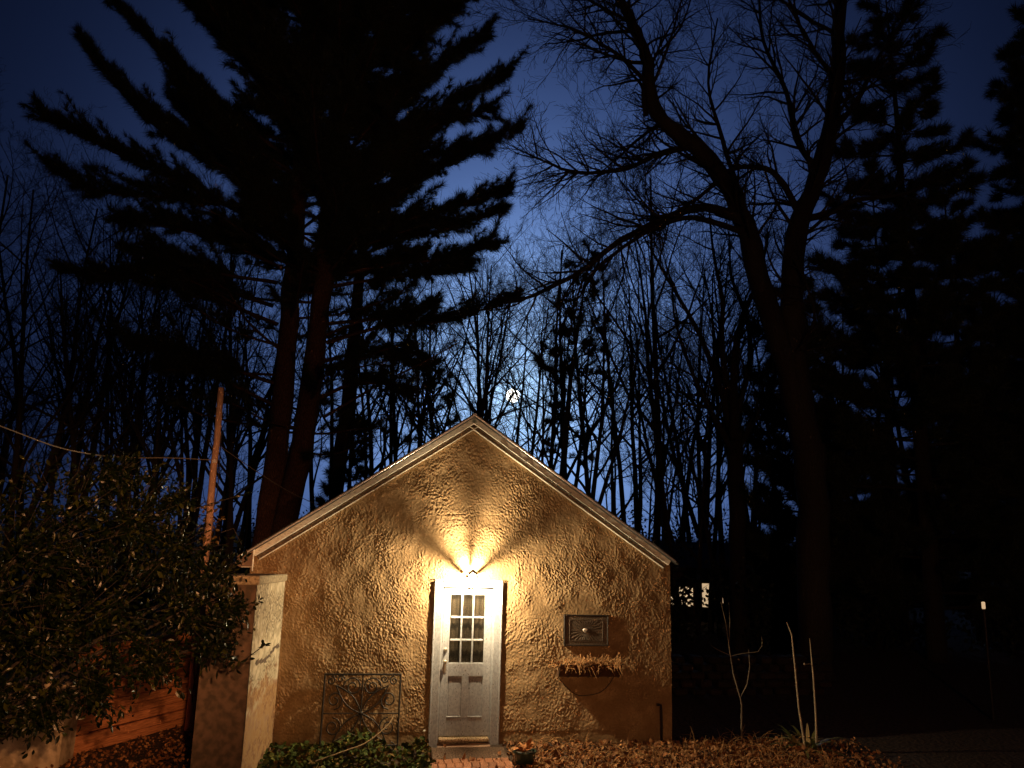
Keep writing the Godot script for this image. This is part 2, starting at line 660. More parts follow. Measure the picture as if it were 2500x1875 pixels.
	s.box(Vector3(0, -0.02, -3.1), Vector3(2 * HALF - 0.4, 0.1, 6.0))
	part("floor", s, concrete, house)
	# roof
	var roof := MeshInstance3D.new()
	var run := HALF + 0.06
	var len_ := run * sqrt(1.0 + SLOPE * SLOPE)
	s = Shape.new()
	for sg in [-1.0, 1.0]:
		var dir := Vector3(sg, -SLOPE, 0).normalized()
		var up := Vector3(sg * SLOPE, 1, 0).normalized()
		var bs := Basis(dir, up, dir.cross(up))
		s.box(Vector3(0, APEX, -3.02) + dir * len_ * 0.5 + up * 0.016, Vector3(len_ + 0.02, 0.03, 6.36), 0.006, bs)
	part("roof", s, roofing, house)
	# shingle ends along both rakes
	for sg in [-1.0, 1.0]:
		var dir := Vector3(sg, -SLOPE, 0).normalized()
		var up := Vector3(sg * SLOPE, 1, 0).normalized()
		var bs := Basis(dir, up, dir.cross(up))
		var one := Shape.new()
		one.box(Vector3.ZERO, Vector3(0.15, 0.012, 0.24), 0.002)
		var sm := one.mesh()
		for k in 27:
			piece("shingle", sm, roofing, house, Transform3D(bs * Basis(Vector3.BACK, -0.06 * sg if sg > 0 else -0.06), Vector3(0, APEX, 0.055 + rng.randf_range(-0.008, 0.01)) + dir * (0.08 + 0.137 * k) + up * 0.041))
	var drip := mat(0.5, 0.5, 0.5, 0.35, 0.8)
	for sg in [-1.0, 1.0]:
		var dir := Vector3(sg, -SLOPE, 0).normalized()
		var up := Vector3(sg * SLOPE, 1, 0).normalized()
		var bs := Basis(dir, up, dir.cross(up))
		var l := (HALF - 0.02) * sqrt(1.0 + SLOPE * SLOPE)
		var mid := Vector3(0, APEX, 0) + dir * l * 0.5
		s = Shape.new()
		s.box(mid + up * 0.02 + Vector3(0, 0, 0.166), Vector3(l + 0.1, 0.024, 0.012), 0.004, bs)
		part("drip_edge", s, drip, house)
		s = Shape.new()
		s.box(mid - up * 0.042 + Vector3(0, 0, 0.085), Vector3(l, 0.08, 0.04), 0.006, bs)
		part("fascia_board", s, trim_cream, house)
		s = Shape.new()
		s.box(mid - up * 0.112 + Vector3(0, 0, 0.036), Vector3(l - 0.03, 0.057, 0.04), 0.006, bs)
		part("frieze_board", s, trim_brown, house)
		s = Shape.new()
		s.box(mid - up * 0.148 + Vector3(0, 0, 0.034), Vector3(l - 0.05, 0.012, 0.052), 0.004, bs)
		part("moulding", s, trim_cream, house)
	# gutter and its end at the left eave
	s = Shape.new()
	var prof := [Vector2(-3.05, 2.385), Vector2(-3.2, 2.385), Vector2(-3.275, 2.43), Vector2(-3.262, 2.475), Vector2(-3.245, 2.5), Vector2(-3.262, 2.53), Vector2(-3.05, 2.67)]
	for z in [0.13, -6.1]:
		var pts := prof.map(func(p): return Vector3(p.x, p.y, z))
		var c := Vector3(-3.13, 2.48, z)
		for k in pts.size():
			s.flat([c, pts[k], pts[(k + 1) % pts.size()]], Vector3(0, 0, 1 if z > 0 else -1))
	for k in prof.size():
		var a: Vector2 = prof[k]
		var b: Vector2 = prof[(k + 1) % prof.size()]
		var m := (a + b) * 0.5 - Vector2(-3.13, 2.48)
		s.flat([Vector3(a.x, a.y, 0.13), Vector3(b.x, b.y, 0.13), Vector3(b.x, b.y, -6.1), Vector3(a.x, a.y, -6.1)], Vector3(m.x, m.y, 0))
	part("gutter", s, mat(0.2, 0.13, 0.09, 0.5), house)
	s = Shape.new()
	s.box(Vector3(-3.038, 2.5, 0.135), Vector3(0.018, 0.32, 0.02), 0.004)
	part("corner_trim", s, trim_cream, house)
	s = Shape.new()
	s.box(Vector3(-3.12, 2.392, 0.136), Vector3(0.13, 0.016, 0.014), 0.003)
	part("gutter_lit_strip", s, mat(0.65, 0.62, 0.55, 0.5), house)  # pale strip stands for the lit underside of the gutter
	# a string of clips and cable along the right-hand rake
	var up2 := Vector3(SLOPE, 1, 0).normalized()
	var dir2 := Vector3(1, -SLOPE, 0).normalized()
	var cable := []
	for k in 40:
		var f := 0.55 + 3.0 * k / 39.0
		cable.append(Vector3(0, APEX, 0) + dir2 * f - up2 * (0.09 + 0.012 * absf(sin(k * 0.9))) + Vector3(0, 0, 0.108 + 0.004 * sin(k * 2.1)))
	s = Shape.new()
	var cr := []
	cr.resize(40)
	cr.fill(0.006)
	s.tube(cable, cr, 5)
	part("cable", s, mat(0.03, 0.03, 0.028, 0.5), house)
	for f in [1.02, 1.52, 1.6, 1.84, 2.24, 2.5, 2.95]:
		s = Shape.new()
		var c: Vector3 = Vector3(0, APEX, 0) + dir2 * f - up2 * 0.078 + Vector3(0, 0, 0.116)
		s.tube([c - up2 * 0.03, c, c + up2 * 0.028 + dir2 * 0.014], [0.008, 0.011, 0.004], 6)
		part("clip_bulb", s, mat(0.5, 0.5, 0.46, 0.25), house)
	# door casing
	var fx := DOOR_X
	for sg in [-1.0, 1.0]:
		s = Shape.new()
		s.box(Vector3(fx + sg * 0.437, 1.11, 0.012), Vector3(0.126, 2.26, 0.07), 0.007)
		s.box(Vector3(fx + sg * 0.487, 1.11, 0.026), Vector3(0.026, 2.258, 0.058), 0.006)
		part("door_casing", s, paint, house)
		s = Shape.new()
		s.box(Vector3(fx + sg * 0.3725, 1.13, -0.09), Vector3(0.03, 2.2, 0.13), 0.004)
		part("door_jamb", s, paint, house)
	s = Shape.new()
	s.box(Vector3(fx, 2.205, 0.012), Vector3(0.742, 0.09, 0.068), 0.007)
	part("door_header", s, paint, house)
	s = Shape.new()
	s.box(Vector3(fx, 2.258, 0.02), Vector3(1.0, 0.016, 0.075), 0.004)
	part("door_cap", s, paint, house)
	var worn := grained(mat(1, 1, 1, 0.85), tinted(grain_image, Color(0.16, 0.09, 0.04), Color(0.62, 0.45, 0.26), 0.3, 0.5), Vector3(2.5, 2.5, 2.5))
	s = Shape.new()
	s.box(Vector3(fx, 0.085, 0.005), Vector3(0.71, 0.045, 0.13), 0.012)
	part("threshold", s, worn, house)
	s = Shape.new()
	s.box(Vector3(fx, 0.0, 0.04), Vector3(0.74, 0.03, 0.16), 0.008, Basis(Vector3.BACK, 0.025))
	part("sill_board", s, wood_grey, house)
	build_door(house)


func build_door(house: Node3D) -> void:
	var x := DOOR_X
	var z := -0.052
	var t := 0.044
	var s := Shape.new()
	var y0 := 0.12
	var y1 := 2.15
	for sg in [-1.0, 1.0]:
		s.box(Vector3(x + sg * 0.303, (y0 + y1) * 0.5, z), Vector3(0.104, y1 - y0, t), 0.003)
	s.box(Vector3(x, 2.1, z), Vector3(0.502, 0.1, t), 0.003)
	s.box(Vector3(x, 1.01, z), Vector3(0.502, 0.18, t), 0.003)
	s.box(Vector3(x, 0.243, z), Vector3(0.502, 0.246, t), 0.003)
	s.box(Vector3(x, 0.643, z), Vector3(0.1, 0.554, t), 0.003)
	var door := part("door", s, paint, house)
	door.set_meta("label", "grey painted door with nine panes above two panels")
	for sg in [-1.0, 1.0]:
		s = Shape.new()
		s.box(Vector3(x + sg * 0.1505, 0.643, z - 0.016), Vector3(0.203, 0.556, 0.012))
		s.box(Vector3(x + sg * 0.1505, 0.64, z - 0.009), Vector3(0.165, 0.5, 0.012), 0.005)
		part("panel", s, paint, door)
		s = Shape.new()
		s.box(Vector3(x + sg * 0.1505, 0.371, z + 0.014), Vector3(0.205, 0.022, 0.034), 0.006)
		part("panel_moulding", s, paint, door)
	# nine lights
	var gx := 0.502
	var gy0 := 1.1
	var gy1 := 2.05
	for k in [1, 2]:
		s = Shape.new()
		s.box(Vector3(x - gx * 0.5 + gx * k / 3.0, (gy0 + gy1) * 0.5, z + 0.002), Vector3(0.024, gy1 - gy0, 0.034), 0.004)
		part("glazing_bar", s, paint, door)
		for c in 3:
			s = Shape.new()
			s.box(Vector3(x - gx * 0.5 + gx * (c + 0.5) / 3.0, gy0 + (gy1 - gy0) * k / 3.0, z + 0.001), Vector3(gx / 3.0 - 0.026, 0.026, 0.032), 0.004)
			part("glazing_bar", s, paint, door)
	for r in 3:
		for c in 3:
			s = Shape.new()
			s.box(Vector3(x - gx * 0.5 + gx * (c + 0.5) / 3.0, gy0 + (gy1 - gy0) * (r + 0.5) / 3.0, z - 0.008), Vector3(gx / 3.0 - 0.01, (gy1 - gy0) / 3.0 - 0.01, 0.004), 0.0, Basis(Vector3.UP, rng.randf_range(-0.004, 0.004)))
			part("pane", s, glass, door)
	# folded brown sheet inside the glass, for the brown look of the panes
	s = Shape.new()
	for k in 40:
		var xa := x - 0.3 + 0.6 * k / 40.0
		var xb := x - 0.3 + 0.6 * (k + 1) / 40.0
		var za := -0.15 + 0.012 * sin(k * 1.25) + 0.006 * sin(k * 0.7)
		var zb := -0.15 + 0.012 * sin((k + 1) * 1.25) + 0.006 * sin((k + 1) * 0.7)
		s.flat([Vector3(xa, 1.06, za), Vector3(xb, 1.06, zb), Vector3(xb, 2.1, zb), Vector3(xa, 2.1, za)], Vector3.BACK)
	part("brown_sheet", s, grained(mat(1, 1, 1, 0.95), tinted(grain_image, Color(0.05, 0.036, 0.02), Color(0.14, 0.1, 0.055), 0.3, 0.7), Vector3(4, 2, 4)), door)
	var brass := mat(0.5, 0.44, 0.34, 0.3, 0.8)
	s = Shape.new()
	s.box(Vector3(x - 0.303, 1.05, z + 0.026), Vector3(0.042, 0.17, 0.008), 0.003)
	part("lock_plate", s, brass, door)
	s = Shape.new()
	s.lathe(Vector3(x - 0.303, 1.12, z + 0.024), [[0.014, 0.0], [0.012, 0.03], [0.024, 0.036], [0.03, 0.05], [0.026, 0.066], [0.012, 0.073], [0.0, 0.075]], 14, Basis(Vector3.RIGHT, PI / 2))
	part("knob", s, brass, door)
	s = Shape.new()
	s.lathe(Vector3(x - 0.3, 1.28, z + 0.022), [[0.027, 0.0], [0.027, 0.012], [0.02, 0.02], [0.0, 0.021]], 14, Basis(Vector3.RIGHT, PI / 2))
	s.box(Vector3(x - 0.3, 1.28, z + 0.052), Vector3(0.012, 0.034, 0.02), 0.003)
	part("deadbolt", s, brass, door)


# ---------------------------------------------------------------- things round the house

func build_lamps() -> void:
	# the lantern over the door: a small gabled cage with glass slopes
	var c := Vector3(0.026, 2.272, 0.34)
	var lamp := thing("wall_lantern", "lit lantern with small gabled hood over the door", "lantern", Vector3(c.x, c.y, 0))
	var black := mat(0.06, 0.045, 0.03, 0.5, 0.2)
	var zc := c.z
	var s := Shape.new()
	s.box(Vector3(0, 0.03, 0.028), Vector3(0.09, 0.13, 0.02), 0.004)
	s.tube([Vector3(0, -0.02, 0.03), Vector3(0, -0.07, 0.14), Vector3(0, -0.115, zc - 0.06), Vector3(0, -0.115, zc)], [0.008, 0.008, 0.008, 0.008], 6)
	part("bracket", s, black, lamp)
	s = Shape.new()
	s.box(Vector3(0, -0.1, zc), Vector3(0.045, 0.012, 0.045), 0.003)
	s.tube([Vector3(0, -0.104, zc), Vector3(0, -0.125, zc)], [0.02, 0.008], 8)
	part("base", s, black, lamp)
	for sx in [-1.0, 1.0]:
		s = Shape.new()
		s.box(Vector3(sx * 0.07, 0.06, zc - 0.06), Vector3(0.03, 0.026, 0.28), 0.004)
		part("eave_bar", s, black, lamp)
		for sz in [-1.0, 1.0]:
			s = Shape.new()
			s.box(Vector3(sx * 0.058, -0.012, zc + sz * 0.058), Vector3(0.006, 0.145, 0.006), 0.001)
			part("post", s, black, lamp)
		s = Shape.new()
		s.box(Vector3(sx * 0.03, 0.122, zc + 0.084), Vector3(0.085, 0.034, 0.012), 0.003, Basis(Vector3.BACK, -sx * 0.75))
		part("gable_trim", s, black, lamp)
		s = Shape.new()
		s.tube([Vector3(sx * 0.068, 0.07, zc - 0.078), Vector3(0, 0.125, zc - 0.078)], [0.005, 0.005], 6)
		part("gable_trim", s, black, lamp)
	s = Shape.new()
	s.box(Vector3(0, 0.125, zc - 0.06), Vector3(0.024, 0.014, 0.28), 0.003)
	part("ridge_bar", s, black, lamp)
	s = Shape.new()
	s.tube([Vector3(0, 0.05, zc + 0.06), Vector3(0.012, 0.07, zc + 0.06), Vector3(-0.006, 0.085, zc + 0.08), Vector3(0.004, 0.1, zc + 0.08)], [0.006, 0.007, 0.007, 0.005], 5)
	part("hook", s, black, lamp)
	var glow := mat(1, 0.9, 0.7, 0.4)
	glow.emission_enabled = true
	glow.emission = Color(1.0, 0.86, 0.62)
	glow.emission_energy_multiplier = 12.0
	s = Shape.new()
	s.lathe(Vector3(0, -0.06, zc), [[0.014, 0.0], [0.03, 0.01], [0.046, 0.035], [0.05, 0.06], [0.044, 0.085], [0.026, 0.104], [0.0, 0.11]], 16)
	part("bulb", s, glow, lamp)
	var o := OmniLight3D.new()
	o.name = "lantern_light"
	o.light_color = lin(1.0, 0.77, 0.46)
	o.light_energy = 8.3
	o.light_size = 0.026
	o.omni_range = 40.0
	o.omni_attenuation = 2.0
	o.shadow_enabled = true
	lamp.add_child(o)
	o.position = Vector3(0, 0.0, zc)

	# unseen warm floodlight behind the camera, placed to light the pole and pine trunks
	var at := Vector3(-0.2, 3.9, 13.2)
	var aim := at + Vector3(-sin(deg_to_rad(20.0)), -tan(deg_to_rad(7.0)), -cos(deg_to_rad(20.0))) * 10.0
	var g := ground_height(at.x, at.z + 0.3)
	var post := thing("unseen_floodlight_post", "unseen tall post with warm floodlight lighting the wooden pole", "floodlight", Vector3(at.x, g, at.z + 0.3))
	s = Shape.new()
	s.tube([Vector3.ZERO, Vector3(0, at.y - g + 0.3, 0)], [0.07, 0.055], 10)
	part("post", s, wood_grey, post)
	var bs := Basis.looking_at(aim - at, Vector3.UP)
	var head := Vector3(0, at.y - g, -0.3)
	s = Shape.new()
	s.box(head + bs * Vector3(0, 0, 0.07), Vector3(0.26, 0.2, 0.1), 0.02, bs)
	s.box(head + Vector3(0, 0, 0.2), Vector3(0.03, 0.03, 0.2))
	part("housing", s, iron, post)
	s = Shape.new()
	s.box(head + bs * Vector3(0, 0, 0.012), Vector3(0.22, 0.16, 0.01), 0.002, bs)
	var amber := mat(1, 0.7, 0.4, 0.4)
	amber.emission_enabled = true
	amber.emission = Color(1.0, 0.62, 0.3)
	amber.emission_energy_multiplier = 5.0
	part("lamp_lens", s, amber, post)
	var f := SpotLight3D.new()
	f.name = "unseen_floodlight_beam"
	f.light_color = lin(1.0, 0.42, 0.16)
	f.light_energy = 92.0
	f.light_size = 0.09
	f.spot_range = 80.0
	f.spot_attenuation = 2.0
	f.spot_angle = 14.0
	f.spot_angle_attenuation = 1.0
	f.shadow_enabled = true
	post.add_child(f)
	f.position = head + bs * Vector3(0, 0, -0.02)
	f.basis = bs
	# unseen warm lamp behind the camera, placed to light the shaded stucco and trunks
	var porch := Vector3(1.6, 3.4, 14.6)
	var gp := ground_height(porch.x, porch.z + 0.4)
	var wall := thing("unseen_porch_wall", "unseen clapboard porch wall behind the camera carrying a warm lamp", "wall", Vector3(porch.x, gp, porch.z + 0.4))  # out of view; stands only to carry the unseen lamp
	for k in 22:
		s = Shape.new()
		s.box(Vector3(0, 0.07 + 0.15 * k, 0), Vector3(7.0, 0.147, 0.05), 0.004, Basis(Vector3.RIGHT, 0.06))
		part("clapboard", s, trim_cream, wall)
	var globe := thing("unseen_porch_lamp", "unseen round porch lamp lighting the house front", "lamp", Vector3(porch.x, porch.y, porch.z))
	s = Shape.new()
	s.tube([Vector3(0, 0.12, 0.36), Vector3(0, 0.12, 0.1), Vector3(0, 0.1, 0)], [0.02, 0.02, 0.02], 8)
	part("arm", s, iron, globe)
	s = Shape.new()
	s.lathe(Vector3.ZERO, [[0.0, -0.1], [0.06, -0.08], [0.1, 0.0], [0.06, 0.08], [0.0, 0.1]], 16)
	part("lamp_globe", s, amber, globe)
	var po := OmniLight3D.new()
	po.name = "unseen_porch_light"
	po.light_color = lin(1.0, 0.44, 0.2)
	po.light_energy = 15.0
	po.light_size = 0.08
	po.omni_range = 80.0
	po.omni_attenuation = 2.0
	po.shadow_enabled = true
	globe.add_child(po)


func spiral(c: Vector2, r: float, a0: float, turns: float, n := 18, shrink := 0.75) -> Array:
	var p := []
	for k in n + 1:
		var f := k / float(n)
		var a := a0 + turns * TAU * f
		var q := c + Vector2(cos(a), sin(a)) * r * (1.0 - shrink * f)
		p.append(q)
	return p

func rods(s: Shape, p: Array, r: float, place: Callable) -> void:
	var q := []
	var rr := []
	for k in p:
		q.append(place.call(k))
		rr.append(r)
	s.tube(q, rr, 5)

func build_yard() -> void:
	var s: Shape
	# the concrete pier at the left corner: its inner side faces the lantern
	var pier := thing("concrete_pier", "tall weathered concrete pier wall at the corner of the stucco house", "wall", Vector3(-2.6, 0, 0))
	var im := Image.create(128, 256, false, Image.FORMAT_RGB8)
	for y in 256:
		for x in 128:
			var a := grain_image.get_pixel(x, y).r
			var b := cells_image.get_pixel((x * 3) % 256, (y * 2) % 256).r
			var d := cloud_image.get_pixel(x, y).r
			var c := Color(0.46, 0.39, 0.26).lerp(Color(0.66, 0.58, 0.42), smoothstep(0.3, 0.7, a))
			var fine := grain_image.get_pixel((x * 4 + 17) % 256, (y * 3 + 70) % 256).r
			c = c.lerp(Color(0.13, 0.1, 0.055), 0.9 * smoothstep(0.46, 0.56, fine * 0.65 + a * 0.35) * smoothstep(0.25, 0.5, d + 0.12 * (b - 0.5)))
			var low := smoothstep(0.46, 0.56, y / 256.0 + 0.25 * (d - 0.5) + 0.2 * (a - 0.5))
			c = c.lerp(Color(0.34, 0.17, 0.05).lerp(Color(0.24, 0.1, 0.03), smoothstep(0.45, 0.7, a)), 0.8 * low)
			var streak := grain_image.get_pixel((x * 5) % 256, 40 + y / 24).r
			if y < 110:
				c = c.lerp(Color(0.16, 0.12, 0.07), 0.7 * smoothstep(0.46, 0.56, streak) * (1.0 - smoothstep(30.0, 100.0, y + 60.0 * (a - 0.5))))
			im.set_pixel(x, y, c.linear_to_srgb())
	var pier_lit_side := mat(1, 1, 1, 0.95)  # stained concrete, kept paler than the other faces for the lamplight on it
	pier_lit_side.albedo_color = Color.WHITE
	pier_lit_side.albedo_texture = ImageTexture.create_from_image(im)
	pier_lit_side.heightmap_enabled = true
	pier_lit_side.heightmap_texture = ImageTexture.create_from_image(grain_image)
	pier_lit_side.heightmap_scale = 0.5
	# inner side, slightly uneven, with a crack
	s = Shape.new()
	s.with_uv = true
	var nz := 60
	var nyy := 90
	for j in nyy + 1:
		for k in nz + 1:
			var fz := k / float(nz)
			var fy := j / float(nyy)
			var top := lerpf(2.2, 2.3, fz)
			var e := 0.0
			if k > 0 and k < nz and j < nyy:
				e = 0.012 * (grain_image.get_pixel((k * 4) % 256, (j * 2) % 256).r - 0.5)
				if absf(fy - 0.62 - 0.012 * sin(fz * 9.0)) < 0.009 and fz < 0.85:
					e -= 0.03
			s.v.append(Vector3(0.008 + e, -0.1 + fy * (top + 0.1), 0.012 + fz * 2.3))
			s.n.append(Vector3.RIGHT)
			s.t.append(Vector2(fz, 1.0 - fy))
	for j in nyy:
		for k in nz:
			var a := j * (nz + 1) + k
			var b := a + nz + 1
			s.i.append_array([a, a + 1, b, a + 1, b + 1, b])
	part("inner_face", s, pier_lit_side, pier)
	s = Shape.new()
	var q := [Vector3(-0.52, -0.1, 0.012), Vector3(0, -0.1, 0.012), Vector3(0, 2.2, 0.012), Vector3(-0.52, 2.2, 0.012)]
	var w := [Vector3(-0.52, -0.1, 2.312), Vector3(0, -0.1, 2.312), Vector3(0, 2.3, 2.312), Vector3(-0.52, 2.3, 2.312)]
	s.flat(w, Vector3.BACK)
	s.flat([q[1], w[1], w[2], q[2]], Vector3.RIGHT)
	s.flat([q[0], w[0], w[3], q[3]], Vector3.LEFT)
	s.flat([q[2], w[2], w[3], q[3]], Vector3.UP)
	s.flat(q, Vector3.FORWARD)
	part("shaded_core", s, grained(mat(1, 1, 1, 0.95), tinted(grain_image, Color(0.07, 0.05, 0.033), Color(0.15, 0.1, 0.068), 0.2, 0.8), Vector3(0.5, 0.5, 0.5)), pier)  # darker than the inner face: shade of the bush put into the colour
	s = Shape.new()
	s.box(Vector3(-0.25, 2.3, 1.16), Vector3(0.56, 0.1, 2.34), 0.012, Basis(Vector3.RIGHT, -0.0435))
	part("cap", s, concrete, pier)

	# the iron panel that leans on the wall
	var gate := thing("iron_panel", "black wrought iron scroll panel leaning on the stucco wall", "panel", Vector3(-1.425, 0, 0.06))
	var gh := 0.96
	var gw := 0.52
	var place := func(p: Vector2) -> Vector3: return Vector3(p.x, p.y, 0.13 * (1.0 - p.y / gh))
	for e in [[Vector2(-gw, 0), Vector2(-gw, gh)], [Vector2(gw, 0), Vector2(gw, gh)], [Vector2(-gw - 0.012, gh), Vector2(gw + 0.012, gh)], [Vector2(-gw, 0.06), Vector2(gw, 0.06)]]:
		s = Shape.new()
		rods(s, e, 0.014, place)
		part("frame_bar", s, iron, gate)
	var mid := Vector2(0, 0.46)
	for e in [[mid, Vector2(0, gh)], [mid, Vector2(0, 0.06)], [mid + Vector2(0.1, 0), Vector2(gw, mid.y)], [mid - Vector2(0.1, 0), Vector2(-gw, mid.y)]]:
		s = Shape.new()
		rods(s, e, 0.009, place)
		part("bar", s, iron, gate)
	for sx in [-1.0, 1.0]:
		for sy in [-1.0, 1.0]:
			var tip := mid + Vector2(sx * 0.36, sy * 0.36)
			for side in [-1.0, 1.0]:
				var p := []
				for k in 11:
					var f := k / 10.0
					var o := Vector2(-sy * sx * 0.707, 0.707) if sx * sy > 0 else Vector2(0.707, 0.707)
					o = Vector2(sx, sy).orthogonal().normalized()
					p.append(mid.lerp(tip, f) + o * side * 0.075 * sin(PI * f) * (1.0 - 0.25 * f))
				s = Shape.new()
				rods(s, p, 0.010, place)
				part("petal", s, iron, gate)
			for e in [[Vector2(sx * 0.13, mid.y + sy * 0.34), 0.13, PI / 2 * (1 - sx), sx * sy * 1.6], [Vector2(sx * 0.37, mid.y + sy * 0.17), 0.12, -sy * PI / 2, -sx * sy * 1.5], [Vector2(sx * 0.43, mid.y + sy * 0.42), 0.06, PI / 2, sx * sy * 1.3], [Vector2(sx * 0.3, mid.y + sy * 0.44), 0.05, 0.0, -sx * sy * 1.3]]:
				s = Shape.new()
				rods(s, spiral(e[0], e[1], e[2], e[3]), 0.010, place)
				part("scroll", s, iron, gate)
	s = Shape.new()
	s.lathe(place.call(mid) + Vector3(0, 0, -0.01), [[0.03, 0.0], [0.03, 0.012], [0.018, 0.024], [0.0, 0.026]], 12, Basis(Vector3.RIGHT, PI / 2))
	part("rosette", s, iron, gate)

	# the sunburst plaque
	var plaque := thing("wall_plaque", "dark rectangular iron plaque with sunburst relief on the stucco wall", "plaque", Vector3(1.77, 1.575, 0))
	var dark := grained(mat(1, 1, 1, 0.6, 0.2), tinted(grain_image, Color(0.06, 0.045, 0.03), Color(0.14, 0.1, 0.065)), Vector3(3, 3, 3))
	s = Shape.new()
	s.box(Vector3(0, 0, 0.03), Vector3(0.64, 0.42, 0.03), 0.004)
	part("plate", s, dark, plaque)
	for e in [[0.0, 0.212, 0.67, 0.018], [0.0, -0.212, 0.67, 0.018], [-0.327, 0.0, 0.018, 0.405], [0.327, 0.0, 0.018, 0.405]]:
		s = Shape.new()
		s.box(Vector3(e[0], e[1], 0.036), Vector3(e[2], e[3], 0.046), 0.005)
		part("frame", s, iron, plaque)
	for e in [[0.0, 0.15, 0.5, 0.008], [0.0, -0.15, 0.5, 0.008], [-0.25, 0.0, 0.008, 0.29], [0.25, 0.0, 0.008, 0.29]]:
		s = Shape.new()
		s.box(Vector3(e[0], e[1], 0.048), Vector3(e[2], e[3], 0.01), 0.002)
		part("inner_border", s, dark, plaque)
	for k in 28:
		var a := TAU * k / 28.0
		var d := Vector2(cos(a), sin(a))
		var far := minf(0.24 / maxf(absf(d.x), 0.01), 0.14 / maxf(absf(d.y), 0.01))
		s = Shape.new()
		var p0 := d * 0.055
		var p1 := d * far * 0.96
		s.tube([Vector3(p0.x, p0.y, 0.047), Vector3(p1.x, p1.y, 0.047)], [0.003, 0.007], 4)
		part("ray", s, dark, plaque)
	s = Shape.new()
	s.lathe(Vector3(0, 0, 0.044), [[0.05, 0.0], [0.048, 0.014], [0.03, 0.026], [0.0, 0.03]], 16, Basis(Vector3(1.15, 0, 0), Vector3(0, 0, 1), Vector3(0, -0.72, 0)))
	part("boss", s, mat(0.3, 0.25, 0.2, 0.35, 0.5), plaque)

	# the wall planter: wire hayrack with a coir liner and dead stems
	var planter := thing("wall_planter", "wire wall planter with coir liner and dry dead stems", "planter", Vector3(1.8, 1.03, 0.0))
	var coir := grained(mat(1, 1, 1, 1.0), tinted(grain_image, Color(0.05, 0.02, 0.008), Color(0.17, 0.075, 0.025)), Vector3(6, 6, 6), ImageTexture.create_from_image(grain_image), 2.0)
	s = Shape.new()
	for k in 8:
		var a0 := PI * 0.5 * k / 8.0
		var a1 := PI * 0.5 * (k + 1) / 8.0
		var c0 := Vector2(0.02 + 0.2 * sin(a0), 0.085 - 0.19 * cos(a0))
		var c1 := Vector2(0.02 + 0.2 * sin(a1), 0.085 - 0.19 * cos(a1))
		s.flat([Vector3(-0.46, c0.y, c0.x), Vector3(0.46, c0.y, c0.x), Vector3(0.46, c1.y, c1.x), Vector3(-0.46, c1.y, c1.x)], Vector3(0, -cos(a0), sin(a0)))
		for sg in [-1.0, 1.0]:
			s.flat([Vector3(sg * 0.46, 0.085, 0.02), Vector3(sg * 0.46, c0.y, c0.x), Vector3(sg * 0.46, c1.y, c1.x)], Vector3(sg, 0, 0))
	s.flat([Vector3(-0.46, 0.06, 0.02), Vector3(0.46, 0.06, 0.02), Vector3(0.46, 0.06, 0.2), Vector3(-0.46, 0.06, 0.2)], Vector3.UP)
	part("liner", s, coir, planter)
	var wire := mat(0.03, 0.02, 0.014, 0.6)
	s = Shape.new()
	s.tube([Vector3(-0.48, 0.09, 0.015), Vector3(-0.48, 0.09, 0.225), Vector3(0.48, 0.09, 0.225), Vector3(0.48, 0.09, 0.015)], [0.006, 0.006, 0.006, 0.006], 5)
	part("rim_wire", s, wire, planter)
	for k in 7:
		var x := -0.45 + 0.15 * k
		var p := []
		var r := []
		for j in 9:
			var a := PI * 0.5 * j / 8.0
			p.append(Vector3(x, 0.085 - 0.197 * cos(a), 0.02 + 0.207 * sin(a)))
			r.append(0.005)
		s = Shape.new()
		s.tube(p, r, 5)
		part("rib_wire", s, wire, planter)
	s = Shape.new()
	var loop := []
	var lr := []
	for k in 17:
		var f := k / 16.0
		loop.append(Vector3(-0.44 + 0.84 * f, -0.1 - 0.27 * pow(sin(PI * f), 0.7) + 0.01 * sin(f * 14.0), 0.025))
		lr.append(0.006)
	s.tube(loop, lr, 5)
	part("hanging_wire", s, wire, planter)
	var straw := mat(0.42, 0.22, 0.085, 0.9)
	s = Shape.new()
	for k in 200:
		var p := Vector3(rng.randf_range(-0.47, 0.47), 0.06, rng.randf_range(0.06, 0.21))
		var d := (Vector3(rng.randf_range(-1, 1), rng.randf_range(-0.1, 0.9), rng.randf_range(-0.2, 0.8))).normalized()
		var l := rng.randf_range(0.08, 0.26)
		var e := p + d * l
		var e2 := e + Vector3(d.x * 0.4, -0.7, d.z * 0.6) * l * rng.randf_range(0.1, 0.9)
		s.tube([p, p.lerp(e, 0.6) + rv(0.01), e, e2], [0.006, 0.0055, 0.005, 0.003], 3, false)
	part("dry_stems", s, straw, planter).set_meta("kind", "stuff")
	scatter("dry_leaves", leaf_mesh(0.05, 0.03), mat(0.3, 0.13, 0.04, 0.9), planter, range(160).map(func(_k): return Transform3D(along(rv() + Vector3(0, 0.2, 0.2), rng.randf() * TAU), Vector3(rng.randf_range(-0.5, 0.45), rng.randf_range(0.02, 0.13), rng.randf_range(0.05, 0.25)))))

	# pipe by the right corner, marker rod by the door
	var pipe := thing("wall_pipe", "short dark standpipe with bent top by the house corner", "pipe", Vector3(2.9, 0, 0.07))
	s = Shape.new()
	s.tube([Vector3(0, -0.02, 0), Vector3(0.005, 0.25, 0), Vector3(0, 0.5, 0), Vector3(-0.012, 0.54, 0.01), Vector3(-0.045, 0.55, 0.02)], [0.016, 0.016, 0.016, 0.018, 0.016], 8)
	part("riser", s, iron, pipe)
	s = Shape.new()
	s.box(Vector3(-0.055, 0.548, 0.02), Vector3(0.026, 0.04, 0.04), 0.006)
	part("valve", s, iron, pipe)
